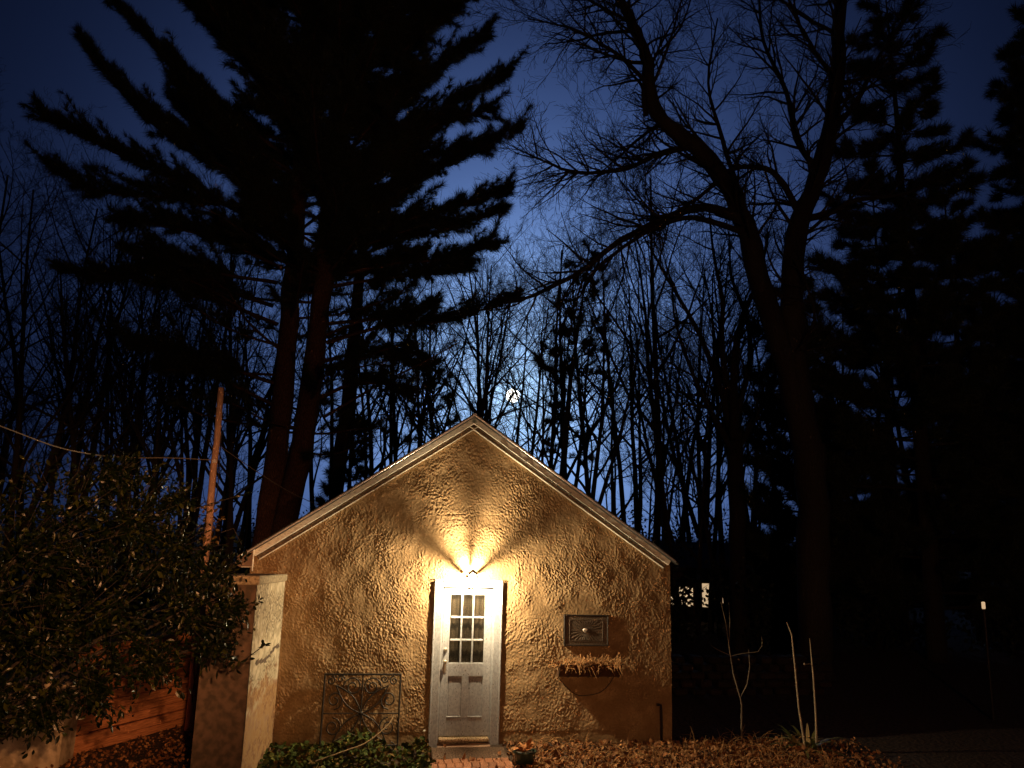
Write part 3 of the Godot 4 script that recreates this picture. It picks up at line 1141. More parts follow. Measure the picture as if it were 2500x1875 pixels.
	var rod := thing("marker_rod", "thin rod with small white ball top beside the door", "rod", Vector3(-0.55, 0, 0.16))
	s = Shape.new()
	s.tube([Vector3(0, -0.02, 0), Vector3(0.004, 0.23, -0.01)], [0.006, 0.005], 6)
	part("stem", s, mat(0.4, 0.3, 0.22, 0.5), rod)
	s = Shape.new()
	s.lathe(Vector3(0.004, 0.215, -0.01), [[0.0, 0.0], [0.014, 0.006], [0.018, 0.018], [0.014, 0.03], [0.0, 0.036]], 10)
	part("ball", s, mat(0.8, 0.76, 0.68, 0.35), rod)

	# door slab, bricks, pot
	var slab := thing("door_slab", "worn stone slab lying before the grey door", "slab", Vector3(0.06, 0, 0.45))
	s = Shape.new()
	s.box(Vector3(0, -0.02, 0), Vector3(1.02, 0.09, 0.56), 0.015)
	part("stone", s, grained(mat(1, 1, 1, 0.95), tinted(grain_image, Color(0.09, 0.055, 0.032), Color(0.2, 0.12, 0.075)), Vector3(2, 2, 2), ImageTexture.create_from_image(grain_image), 1.2), slab)
	var path := Node3D.new()
	path.name = "brick_path"
	path.set_meta("kind", "structure")
	add_child(path)
	var brick_mats := []
	for k in 3:
		brick_mats.append(grained(mat(1, 1, 1, 0.95), tinted(grain_image, Color(0.2, 0.075, 0.035) * (0.8 + 0.2 * k), Color(0.36, 0.16, 0.08) * (0.8 + 0.2 * k)), Vector3(3, 3, 3), ImageTexture.create_from_image(grain_image), 0.5))
	var bm := Shape.new()
	bm.box(Vector3.ZERO, Vector3(0.098, 0.06, 0.2), 0.008)
	var brick_mesh := bm.mesh()
	for r in 7:
		for c in 10:
			var z := 0.88 + 0.208 * r
			var x := -0.47 + 0.107 * c + (0.02 if r % 2 else 0.0)
			piece("brick", brick_mesh, brick_mats[rng.randi() % 3], path, Transform3D(Basis(Vector3.UP, rng.randf_range(-0.03, 0.03)), Vector3(x, ground_height(x, z) + 0.012 + rng.randf_range(-0.006, 0.006), z)))
	var pot := thing("garden_pot", "small dark green glazed pot filled with fallen leaves beside the path", "pot", Vector3(0.72, ground_height(0.7, 1.04), 1.04))
	s = Shape.new()
	s.lathe(Vector3(0, 0, 0), [[0.0, 0.0], [0.09, 0.0], [0.115, 0.05], [0.135, 0.12], [0.14, 0.165], [0.15, 0.17], [0.152, 0.195], [0.14, 0.2], [0.128, 0.195], [0.125, 0.15]], 24)
	part("vessel", s, mat(0.02, 0.04, 0.03, 0.25), pot)
	s = Shape.new()
	s.lathe(Vector3(0, 0.0, 0), [[0.127, 0.165], [0.08, 0.18], [0.0, 0.19]], 20)
	part("earth", s, soil, pot)
	scatter("pot_leaves", leaf_mesh(0.11, 0.06, 0.3, 0.4), mat(0.42, 0.17, 0.05, 0.85), pot, range(14).map(func(_k): return Transform3D(along(Vector3(rng.randf_range(-1, 1), rng.randf_range(0.0, 0.5), rng.randf_range(-1, 1)), rng.randf() * TAU), Vector3(rng.randf_range(-0.07, 0.07), 0.2 + rng.randf() * 0.03, rng.randf_range(-0.07, 0.07)))))

	# timber wall and concrete block at the left
	var timber := thing("timber_wall", "low wall of reddish horizontal boards beside the concrete pier", "wall", Vector3(-5.15, 0, 0.25))
	var run := Vector3(-3.35, 0, -2.6) - Vector3(-5.15, 0, 0.25)
	var tb := Basis(run.normalized(), Vector3.UP, run.normalized().cross(Vector3.UP))
	for k in 11:
		s = Shape.new()
		s.box(run * 0.5 + Vector3(0, 0.02 + 0.125 * k, 0) + tb.z * rng.randf_range(-0.02, 0.03), Vector3(run.length(), 0.115, 0.07), 0.012, tb * Basis(Vector3.BACK, rng.randf_range(-0.006, 0.006)))
		part("board", s, wood_red, timber)
	for k in 3:
		s = Shape.new()
		s.box(run * (0.1 + 0.4 * k) + Vector3(0, 0.65, 0) - tb.z * 0.1, Vector3(0.1, 1.4, 0.1), 0.01, tb)
		part("post", s, wood_red, timber)
	var block := thing("concrete_block", "pale low concrete wall block with mottled face left of timber boards", "wall", Vector3(-5.95, 0, 0.55))
	s = Shape.new()
	s.box(Vector3(0, 0.45, 0), Vector3(1.9, 1.1, 0.5), 0.03)
	part("face", s, grained(mat(1, 1, 1, 0.95), tinted(cloud_image, Color(0.38, 0.3, 0.19), Color(0.66, 0.55, 0.38), 0.25, 0.7), Vector3(0.9, 0.9, 0.9), ImageTexture.create_from_image(grain_image), 0.6), block)

	# pole with its vines, and the cable
	var foot := Vector3(-3.90, 0, -1)
	var pole := thing("wooden_pole", "bare weathered wooden pole with clinging vines behind the glossy bush", "pole", foot)
	s = Shape.new()
	var pp := []
	var pr := []
	for k in 13:
		var f := k / 12.0
		pp.append(Vector3(-0.02 - 0.03 * f + 0.008 * sin(k * 2.0), 5.1 * f, 0))
		pr.append(lerpf(0.068, 0.046, f))
	s.tube(pp, pr, 10)
	part("shaft", s, wood_grey, pole)
	s = Shape.new()
	s.box(Vector3(-0.03, 3.93, 0.062), Vector3(0.06, 0.05, 0.012), 0.003)
	part("tag_plate", s, mat(0.7, 0.66, 0.6, 0.5), pole)
	s = Shape.new()
	for e in [[0.3, 4.4, 2.2], [1.2, 3.1, -1.6]]:
		var p := []
		var r := []
		for k in 26:
			var f := k / 25.0
			var a: float = e[0] + e[2] * TAU * f * 0.5 + 0.3 * sin(f * 17.0)
			p.append(Vector3(-0.03 + cos(a) * 0.07, 0.4 + (e[1] - 0.4) * f, sin(a) * 0.07) + rv(0.008))
			r.append(0.008)
		s.tube(p, r, 4)
	part("vine", s, bark, pole)
	scatter("vine_leaves", leaf_mesh(0.07, 0.04), mat(0.16, 0.1, 0.02, 0.5), pole, range(70).map(func(_k): return Transform3D(along(rv() + Vector3.DOWN * 0.5, rng.randf() * TAU), Vector3(rng.randf_range(-0.16, 0.14), 2.6 + 0.7 * rng.randf(), rng.randf_range(-0.05, 0.13)))))
	var left := part("utility_cable", cable_shape([px(-160, 985, 1.5), px(0, 1040, 1.2), px(120, 1085, 0.6), px(200, 1105, 0.2), px(300, 1117, -0.3), px(420, 1118, -0.7), Vector3(-3.95, 3.95, -1.0)], 0.009), mat(0.16, 0.14, 0.11, 0.5), self)
	tag(left, "pale sagging cable running from the wooden pole over the bush", "cable")
	var right := part("utility_cable", cable_shape([Vector3(-3.93, 4.2, -1.05), Vector3(-3.4, 3.85, -1.25), Vector3(-2.8, 3.5, -1.6), Vector3(-2.2, 3.26, -2.0)], 0.006), mat(0.09, 0.08, 0.07, 0.5), self)
	tag(right, "thin dim wire running from the pole behind the roof", "cable")

	build_plants()


func cable_shape(p: Array, r: float) -> Shape:
	var s := Shape.new()
	var q := []
	var rr := []
	for j in p.size() - 1:
		var a: Vector3 = p[maxi(j - 1, 0)]
		var d: Vector3 = p[mini(j + 2, p.size() - 1)]
		for k in 6:
			q.append(p[j].cubic_interpolate(p[j + 1], a, d, k / 6.0))
			rr.append(r)
	q.append(p[p.size() - 1])
	rr.append(r)
	s.tube(q, rr, 5)
	return s


func build_plants() -> void:
	var s: Shape
	# fallen leaves before the wall
	var dead := leaf_mesh(0.052, 0.034, 0.35, 0.4)
	var at := []
	for k in 20000:
		var x := rng.randf_range(-0.6, 7.5)
		var z := 0.06 + pow(rng.randf(), 0.8) * 2.2
		if x < 0.6 and z < 0.8:
			if x < 0.55 and rng.randf() < 0.9:
				continue
		if x > -0.5 and x < 0.6 and rng.randf() < 0.85:
			continue
		if x > 4.3 and rng.randf() < (x - 4.3) * 0.55:
			continue
		var heap := 0.1 * maxf(0.0, 1.0 - absf(z - 0.45) / 0.7) * (0.55 + 0.45 * sin(x * 3.1 + 2.0 * sin(x * 1.3 + z)))
		at.append(Transform3D(along(Vector3(rng.randf_range(-1, 1), rng.randf_range(-0.15, 0.75), rng.randf_range(-1, 1)), rng.randf() * TAU).scaled(Vector3.ONE * (rng.randf_range(0.5, 1.2) if k % 9 else rng.randf_range(1.2, 2.0))), Vector3(x, ground_height(x, z) + 0.01 + heap * rng.randf(), z)))
	for k in 1500:
		var x := rng.randf_range(-5.3, -2.9)
		var z := rng.randf_range(-1.5, 1.8)
		at.append(Transform3D(along(Vector3(rng.randf_range(-1, 1), rng.randf_range(-0.15, 0.6), rng.randf_range(-1, 1)), rng.randf() * TAU), Vector3(x, ground_height(x, z) + 0.01 + 0.35 * maxf(0.0, 1.0 - absf(x + 3.2) / 0.8) * rng.randf(), z)))
	var dm := mat(1, 1, 1, 0.8)
	dm.vertex_color_use_as_albedo = true
	var litter := scatter("leaf_litter", dead, dm, self, at, [Color(0.26, 0.1, 0.03), Color(0.19, 0.075, 0.022), Color(0.33, 0.14, 0.045), Color(0.11, 0.042, 0.014), Color(0.4, 0.2, 0.08)])
	tag(litter, "brown fallen leaves lying along the foot of the house", "leaves")
	s = Shape.new()
	for k in 520:
		var x := rng.randf_range(0.8, 5.0)
		var z := rng.randf_range(0.1, 1.6)
		var p := Vector3(x, ground_height(x, z) + 0.02, z)
		var d := Vector3(rng.randf_range(-1, 1), rng.randf_range(0.05, 0.6), rng.randf_range(-0.6, 0.6)).normalized()
		var l := rng.randf_range(0.12, 0.42)
		s.tube([p, p + d * l * 0.5, p + d * l + Vector3.DOWN * l * 0.25], [0.0035, 0.003, 0.001], 3, false)
	var straw := part("dry_grass", s, mat(0.5, 0.27, 0.1, 0.9), self)
	straw.set_meta("kind", "stuff")
	tag(straw, "straw-coloured dry grass blades among the fallen leaves", "grass")

	# ivy under the iron panel
	var ivy := leaf_mesh(0.07, 0.055, 0.2, 0.25)
	at = []
	for k in 3000:
		var x := rng.randf_range(-2.55, -0.5)
		var z := 0.2 + rng.randf() * 1.5
		var hump := 0.07 + 0.2 * exp(-pow((x + 1.45) / 0.35, 2.0)) * exp(-pow((z - 0.45) / 0.35, 2.0)) + 0.07 * sin(x * 7.0 + z * 4.0) * sin(z * 6.0 - x * 2.0)
		if x > -0.85:
			hump += 0.12 * exp(-pow((x + 0.62) / 0.14, 2.0)) * exp(-pow((z - 0.6) / 0.3, 2.0))
		if x > -1.1 and x < -0.8 and rng.randf() < 0.6:
			continue
		at.append(Transform3D(along(Vector3(rng.randf_range(-1, 1), rng.randf_range(-0.5, 0.5), rng.randf_range(-0.4, 1.0)), rng.randf() * TAU).scaled(Vector3.ONE * rng.randf_range(0.6, 1.2)), Vector3(x, ground_height(x, z) + 0.02 + maxf(hump, 0.04) * (0.35 + 0.65 * sqrt(rng.randf())), z)))
	var im := mat(1, 1, 1, 0.75)
	im.metallic_specular = 0.25
	im.vertex_color_use_as_albedo = true
	var bed := scatter("ivy_bed", ivy, im, self, at, [Color(0.05, 0.068, 0.012), Color(0.03, 0.046, 0.009), Color(0.085, 0.09, 0.017), Color(0.04, 0.056, 0.011), Color(0.12, 0.075, 0.02)])
	tag(bed, "low green ivy growing under the wrought iron panel", "ivy")
	var vine := part("vine_stem", cable_shape([Vector3(-2.0, 0.1, 1.15), Vector3(-1.55, 0.2, 0.95), Vector3(-1.3, 0.26, 0.8), Vector3(-1.05, 0.42, 0.62), Vector3(-0.98, 0.52, 0.52)], 0.011), mat(0.2, 0.13, 0.06, 0.9), self)
	tag(vine, "bent brown vine stem rising out of the ivy", "vine")

	# strap-leaved clump with two tall dead stalks
	var clump := thing("strap_leaf_plant", "clump of strap leaves with two tall bare stalks", "plant", Vector3(4.85, 0, 0.55))
	s = Shape.new()
	s.tube([Vector3(0.02, 0, 0), Vector3(-0.06, 0.6, 0), Vector3(-0.1, 1.15, 0.02), Vector3(-0.13, 1.6, 0.02), Vector3(-0.2, 1.78, 0.02)], [0.018, 0.014, 0.012, 0.01, 0.006], 6)
	part("stalk", s, mat(0.42, 0.34, 0.22, 0.8), clump)
	s = Shape.new()
	s.tube([Vector3(0.2, 0, -0.02), Vector3(0.21, 0.5, -0.02), Vector3(0.2, 1.0, -0.02), Vector3(0.17, 1.55, -0.02)], [0.018, 0.014, 0.012, 0.005], 6)
	s.tube([Vector3(0.2, 1.15, -0.02), Vector3(0.15, 1.2, 0), Vector3(0.08, 1.19, 0)], [0.007, 0.006, 0.004], 5)
	s.lathe(Vector3(0.06, 1.175, 0), [[0.0, 0.0], [0.016, 0.012], [0.012, 0.03], [0.0, 0.036]], 8)
	part("stalk", s, mat(0.42, 0.34, 0.22, 0.8), clump)
	var greens := [mat(0.1, 0.12, 0.03, 0.5), mat(0.16, 0.15, 0.04, 0.5), mat(0.42, 0.3, 0.13, 0.8)]
	for k in 52:
		var a := rng.randf() * TAU
		var l := rng.randf_range(0.4, 0.85)
		var up := rng.randf_range(0.25, 1.3)
		var d := Vector3(cos(a), up, sin(a) * 0.8).normalized()
		var p := Vector3(rng.randf_range(-0.1, 0.16), 0.0, rng.randf_range(-0.1, 0.1))
		var pts := []
		for j in 5:
			var f := j / 4.0
			pts.append(p + d * l * f + Vector3.DOWN * l * 0.45 * f * f)
		var side := d.cross(Vector3.UP).normalized()
		s = Shape.new()
		for j in 4:
			var w0 := 0.03 * (1.0 - pow(j / 4.0, 2.0))
			var w1 := 0.03 * (1.0 - pow((j + 1) / 4.0, 2.0))
			s.flat([pts[j] - side * w0, pts[j] + side * w0, pts[j + 1] + side * w1, pts[j + 1] - side * w1], Vector3.UP)
		part("leaf", s, greens[2 if k % 6 == 0 else k % 2], clump)
	var sap := thing("bare_sapling", "thin bare forked sapling between house and stalked plant", "sapling", Vector3(4.2, 0, -0.1))
	s = Shape.new()
	s.tube([Vector3(0, 0, 0), Vector3(0.02, 0.5, 0), Vector3(0, 0.62, 0)], [0.016, 0.013, 0.012], 5)
	s.tube([Vector3(0, 0.6, 0), Vector3(-0.1, 0.95, 0), Vector3(-0.15, 1.3, 0), Vector3(-0.2, 1.7, 0), Vector3(-0.28, 2.0, 0.02)], [0.011, 0.01, 0.008, 0.006, 0.003], 5)
	s.tube([Vector3(0, 0.6, 0), Vector3(0.12, 0.8, 0), Vector3(0.17, 1.05, 0), Vector3(0.16, 1.3, 0)], [0.01, 0.008, 0.006, 0.003], 5)
	s.tube([Vector3(-0.14, 1.2, 0), Vector3(0.05, 1.24, 0), Vector3(0.3, 1.27, 0.02), Vector3(0.37, 1.36, 0.02), Vector3(0.37, 1.5, 0.02)], [0.007, 0.006, 0.005, 0.004, 0.002], 5)
	s.tube([Vector3(-0.16, 1.22, 0), Vector3(-0.35, 1.3, 0), Vector3(-0.45, 1.36, 0)], [0.006, 0.005, 0.002], 5)
	s.tube([Vector3(-0.16, 1.35, 0), Vector3(-0.13, 1.7, 0), Vector3(-0.14, 2.0, 0)], [0.006, 0.005, 0.002], 5)
	part("stems", s, mat(0.2, 0.16, 0.11, 0.9), sap)


func build_shrubs() -> void:
	# the glossy evergreen bush that hangs over the left of the picture
	var bush := thing("glossy_bush", "large glossy dark evergreen bush leaning over the concrete pier", "bush", Vector3(-5.3, ground_height(-5.3, 3.6), 3.6))
	var stems := Shape.new()
	var at := []
	var base := bush.position
	# twig ends follow the outline that the photograph shows
	var lobes := [[60, 1330, 3.8, 0.95], [200, 1250, 3.2, 0.75], [330, 1260, 3.4, 0.6], [120, 1560, 3.8, 0.95], [300, 1480, 3.5, 0.85], [440, 1330, 3.2, 0.5], [470, 1480, 3.5, 0.55], [530, 1400, 3.2, 0.38], [540, 1560, 3.3, 0.35], [380, 1610, 3.6, 0.42], [250, 1680, 3.7, 0.4], [100, 1740, 3.8, 0.32], [-60, 1450, 3.9, 1.1], [-30, 1700, 3.9, 0.5], [430, 1220, 3.0, 0.3], [290, 1150, 3.2, 0.3], [560, 1480, 3.1, 0.25]]
	for l in lobes:
		var c := px(l[0], l[1], l[2])
		stems.tube([base * 0.0, (c - base) * 0.45 + Vector3(0, 0.35, 0), c - base], [0.04, 0.025, 0.01], 5)
		var twigs := int(95.0 * l[3])
		for k in twigs:
			var d := rv().normalized()
			var e: Vector3 = c + d * l[3] * pow(rng.randf(), 0.4) * Vector3(1, 1, 0.8)
			var o := e - d * 0.3 + Vector3(-0.06, -0.06, 0)
			stems.tube([o - base, e - base], [0.004, 0.002], 3, false)
			for u in 16:
				var f := rng.randf()
				at.append(Transform3D(along((d * 0.5 + rv(0.9) + Vector3.DOWN * 0.25).normalized(), rng.randf() * TAU).scaled(Vector3(rng.randf_range(0.6, 1.3), rng.randf_range(0.5, 1.5), 1.0)), o.lerp(e, f) - base + rv(0.06)))
	# twigs that cross the pier and the pole
	for e in [[[560, 1640], [605, 1605], [650, 1572]], [[560, 1490], [600, 1475], [640, 1468]], [[450, 1250], [520, 1228], [600, 1205]], [[540, 1300], [570, 1290], [590, 1330]]]:
		var a := px(e[0][0], e[0][1], 3.0)
		var b := px(e[1][0], e[1][1], 3.0)
		var c := px(e[2][0], e[2][1], 3.0)
		stems.tube([a - base, b - base, c - base], [0.006, 0.005, 0.003], 4)
		for u in 12:
			var f := rng.randf()
			at.append(Transform3D(along((c - a).normalized() + rv(1.0), rng.randf() * TAU), a.lerp(c, 0.2 + 0.8 * f) - base + rv(0.025)))
	part("stems", stems, bark, bush)
	var lm := mat(1, 1, 1, 0.3)
	lm.vertex_color_use_as_albedo = true
	lm.metallic_specular = 0.3
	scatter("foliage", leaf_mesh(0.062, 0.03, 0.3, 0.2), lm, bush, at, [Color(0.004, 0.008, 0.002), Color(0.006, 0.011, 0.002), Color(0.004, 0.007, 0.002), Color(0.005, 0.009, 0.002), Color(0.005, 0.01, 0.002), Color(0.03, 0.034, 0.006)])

	# dark understorey behind and beside the house
	var spots := [[9.5, -9.0, 2.6, 2.2], [13.0, -10.0, 3.2, 2.6], [6.5, -11.0, 2.4, 2.0], [3.5, -13.5, 3.0, 2.6], [16.5, -9.0, 3.4, 2.6], [20.0, -10.0, 3.0, 3.0], [-8.5, -8.0, 2.6, 2.2], [-11.5, -9.0, 3.0, 2.8], [-6.0, -11.0, 2.2, 2.0], [-15.0, -10.0, 3.2, 3.0], [5.5, -17.0, 3.8, 3.0], [10.5, -18.0, 4.2, 3.4], [16.0, -19.0, 4.2, 3.6], [8.5, -20.5, 4.6, 3.4], [12.5, -21.5, 4.8, 3.6], [6.8, -14.0, 3.2, 2.2], [19.0, -22.0, 5.0, 4.0], [-1.5, -16.0, 3.0, 3.0], [-9.5, -16.0, 3.6, 3.2], [-13.0, -20.0, 4.6, 3.6], [-18.0, -18.0, 5.0, 4.0], [-7.5, -22.0, 4.4, 3.6], [-3.5, -20.0, 4.0, 3.2], [-23.0, -24.0, 6.0, 5.0], [-15.0, -27.0, 5.4, 4.6], [-9.0, -30.0, 5.4, 4.8], [-2.0, -30.0, 5.0, 4.6], [4.0, -30.0, 5.2, 4.8], [10.0, -32.0, 5.6, 5.0], [17.0, -31.0, 5.6, 5.0], [24.0, -28.0, 5.6, 5.0], [0.8, -24.0, 4.2, 3.6]]
	var big := leaf_mesh(0.16, 0.09, 0.2, 0.2)
	for q in spots:
		var sh := thing("understorey_shrub", "dark leafy shrub under the bare trees right of the stucco house" if q[0] > 2.0 else "dark leafy shrub under the bare trees left of the stucco house", "shrub", Vector3(q[0], ground_height(q[0], q[1]), q[1]), "shrubs right of the house" if q[0] > 2.0 else "shrubs left of the house")
		var st := Shape.new()
		var tf := []
		for k in 60:
			var d := Vector3(rng.randf_range(-1, 1), rng.randf_range(0.1, 1.0), rng.randf_range(-1, 1))
			var e := Vector3(d.x * q[3], d.y * q[2], d.z * q[3] * 0.7) * (0.7 + 0.3 * rng.randf())
			st.tube([Vector3(d.x * 0.1, 0, d.z * 0.1), e * Vector3(0.4, 0.6, 0.4), e], [0.02, 0.013, 0.005], 3, false)
			for u in 26:
				tf.append(Transform3D(along(rv().normalized(), rng.randf() * TAU), e * (0.35 + 0.65 * rng.randf()) + rv(0.3)))
		part("stems", st, bark, sh)
		scatter("foliage", big, mat(0.02, 0.026, 0.01, 0.8), sh, tf)


func build_pines() -> void:
	# the great two-stemmed pine behind the house
	var base := Vector3(-4.25, 0, -9)
	var pine := thing("great_pine", "huge dark two-stemmed pine rising behind the stucco house", "tree", base)
	var branches := Shape.new()
	var tufts := []
	var a_stem := [Vector3(-4.35, -0.1, -9), px(655, 1290, -9), px(680, 1050, -9), px(705, 780, -9), px(725, 500, -9), px(745, 200, -9), px(760, -80, -9), px(770, -330, -9)]
	var b_stem := [Vector3(-4.0, -0.1, -8.7), px(697, 1290, -8.7), px(745, 1050, -8.7), px(785, 740, -8.9), px(805, 480, -9), px(830, 200, -9.1), px(860, -100, -9.2), px(880, -330, -9.2)]
	var sh := Shape.new()
	var la := limb(sh, a_stem.map(func(p): return p - base), 0.36, 0.1, 12)
	part("trunk", sh, pine_bark, pine)
	sh = Shape.new()
	var lb := limb(sh, b_stem.map(func(p): return p - base), 0.36, 0.1, 12)
	part("trunk", sh, pine_bark, pine)
	# boughs read off the outline
	var outline := [
		[[600, 500], [420, 410], [250, 330], [100, 255], 1.0], [[590, 460], [400, 428], [220, 415], [118, 368], 0.5], [[600, 420], [430, 340], [290, 230], [190, 105], 0.9], [[610, 330], [460, 220], [350, 120], [235, -10], 1.0],
		[[600, 410], [500, 350], [420, 300], [350, 262], 0.5], [[610, 580], [480, 520], [360, 490], [268, 478], 0.9], [[600, 610], [470, 590], [380, 560], [300, 545], 0.8], [[600, 700], [470, 650], [330, 610], [140, 585], 0.7],
		[[590, 660], [460, 620], [350, 590], [240, 600], 0.6], [[600, 830], [480, 790], [380, 760], [290, 745], 0.6], [[600, 880], [500, 830], [420, 800], [350, 800], 0.5],
		[[720, 470], [870, 400], [1000, 340], [1118, 278], 0.8], [[730, 350], [880, 280], [1000, 215], [1095, 160], 0.9], [[735, 260], [880, 190], [980, 130], [1040, 85], 0.9], [[740, 160], [860, 90], [960, 30], [1020, -30], 1.0],
		[[715, 540], [860, 480], [990, 445], [1090, 410], 0.7], [[712, 580], [860, 520], [980, 490], [1085, 455], 0.7], [[710, 600], [850, 570], [960, 560], [1065, 530], 0.8], [[708, 620], [840, 600], [950, 590], [1010, 580], 0.7],
		[[705, 740], [850, 700], [980, 690], [1110, 640], 0.25], [[700, 700], [800, 690], [860, 680], [930, 660], 0.5], [[700, 780], [790, 760], [850, 770], [900, 790], 0.5], [[690, 860], [760, 830], [830, 830], [880, 850], 0.4],
		[[610, 230], [500, 110], [420, 20], [340, -70], 1.0], [[740, 60], [860, 0], [930, -60], [1000, -120], 1.0], [[720, 420], [860, 350], [960, 330], [1050, 320], 0.8], [[720, 380], [850, 320], [960, 260], [1060, 240], 0.8]]
	for o in outline:
		var dz := rng.randf_range(-1.2, 1.2)
		var pts := []
		for k in 4:
			pts.append(pw(o[k][0], o[k][1], -9.0 + dz * k / 3.0) - base)
		bough(branches, tufts, pts, 0.06, 0.75 + 0.8 * o[4], 1.9, 1.35)
	# the dense inside of the crown
	for k in 150:
		var f := k / 150.0
		var stem: Array = la[0] if k % 2 == 0 else lb[0]
		var y := lerpf(9.6, 25.0, f)
		var p: Vector3 = stem[0]
		for j in stem.size() - 1:
			if stem[j].y <= y and stem[j + 1].y > y:
				p = stem[j]
				break
		if p == stem[0]:
			p = stem[stem.size() - 2]
		var a := k * 2.399
		var out := Vector3(cos(a) * 0.8, 0, sin(a))
		var l: float = (3.4 + 0.6 * sin(k * 1.7)) * clampf(1.25 - absf(f - 0.35) * 0.8, 0.5, 1.1) * (0.75 if y < 11.0 else 1.0)
		bough(branches, tufts, [p, p + out * l * 0.4 + Vector3(0, 0.12 * l, 0), p + out * l * 0.75 + Vector3(0, 0.26 * l, 0), p + out * l + Vector3(0, 0.42 * l, 0)], 0.05, 1.35, 1.6, 1.45)
	# sparse lower boughs, some of them towards the yard
	for k in 26:
		var stem: Array = la[0] if k % 2 == 0 else lb[0]
		var y := lerpf(5.2, 12.5, k / 26.0)
		var p: Vector3 = stem[1]
		for j in stem.size() - 1:
			if stem[j].y <= y and stem[j + 1].y > y:
				p = stem[j]
		var a := k * 2.7 + 0.4
		var out := Vector3(cos(a), 0, sin(a) * 0.8)
		var l := rng.randf_range(2.0, 4.6)
		bough(branches, tufts, [p, p + out * l * 0.4 + Vector3(0, 0.05, 0), p + out * l * 0.75 + Vector3(0, 0.1 * l, 0) + rv(0.15), p + out * l + Vector3(0, 0.16 * l, 0) + rv(0.2)], 0.04, 0.9, 0.55, 1.2)
	# a few thin dead snags low on the stems
	for o in [[[560, 690], [480, 640], [420, 610], [390, 605]], [[590, 560], [540, 520], [500, 480], [470, 440]], [[690, 730], [800, 690], [900, 700], [1000, 690]], [[700, 900], [820, 830], [900, 790], [990, 740]], [[610, 760], [540, 700], [500, 640], [480, 600]]]:
		var l := limb(branches, o.map(func(q): return pw(q[0], q[1], -8.8) - base), 0.045, 0.012, 5)
		twigs_on(branches, l, 6, 0.8, 0.3, 3)
	part("branches", branches, pine_bark, pine)
	scatter("crown", pine_tuft, needle, pine, tufts)
	print("pine tufts ", tufts.size())

	# dense conifers at the right, and the small ones in the wood
	var g := "dense conifers at the right of the yard"
	var spots := [[13.0, -7.5, 19.5, 3.6], [16.5, -6.0, 17.0, 3.4], [10.6, -9.5, 11.0, 2.6], [14.5, -11.0, 15.0, 3.6], [19.5, -9.0, 21.0, 4.0], [12.0, -12.0, 9.5, 3.0], [23.0, -11.0, 22.0, 4.4], [17.6, -11.5, 15.5, 3.2]]
	for q in spots:
		conifer("dense_conifer", "dense black conifer with boughs down to the ground beside the bare tree", Vector3(q[0], 0, q[1]), q[2], 0.06, q[3], int(q[2] * 5.2), needle, bark, pine_tuft, 1.05, 1.7, g)
	conifer("slender_pine", "slender ragged pine with sparse needle clumps beyond the roof ridge", Vector3(px(1365, 1100, -14).x, 0, -14), 13.2, 0.62, 1.5, 20, needle, bark, pine_tuft, 0.8, 1.4, "", Vector3(1.0, 0, 0))
	conifer("young_conifer", "young bushy conifer behind the left roof slope", Vector3(px(1060, 1000, -13).x, 0, -13), 8.6, 0.3, 1.25, 34, needle, bark, pine_tuft, 0.9, 1.3)
	conifer("young_conifer", "low bushy conifer between the great pine and the roof slope", Vector3(px(850, 1150, -12).x, 0, -12), 6.4, 0.25, 1.5, 34, needle, bark, pine_tuft, 1.0, 1.5)
	var third := thing("dark_pine_trunk", "dark bare pine trunk just right of the great pine", "tree", Vector3(px(812, 1290, -11).x, 0, -11))
	var ts := Shape.new()
	limb(ts, [Vector3(0, -0.1, 0), Vector3(0.05, 4.0, 0), Vector3(0.25, 9.0, 0), Vector3(0.3, 14.0, 0.1)], 0.26, 0.12, 10)
	part("trunk", ts, bark, third)
	conifer("thin_pine", "thin pine with small dark clumps near the moon", Vector3(px(1250, 1000, -17).x + 2.0, 0, -17), 11.0, 0.5, 1.3, 16, needle, bark, pine_tuft, 0.7, 1.3)


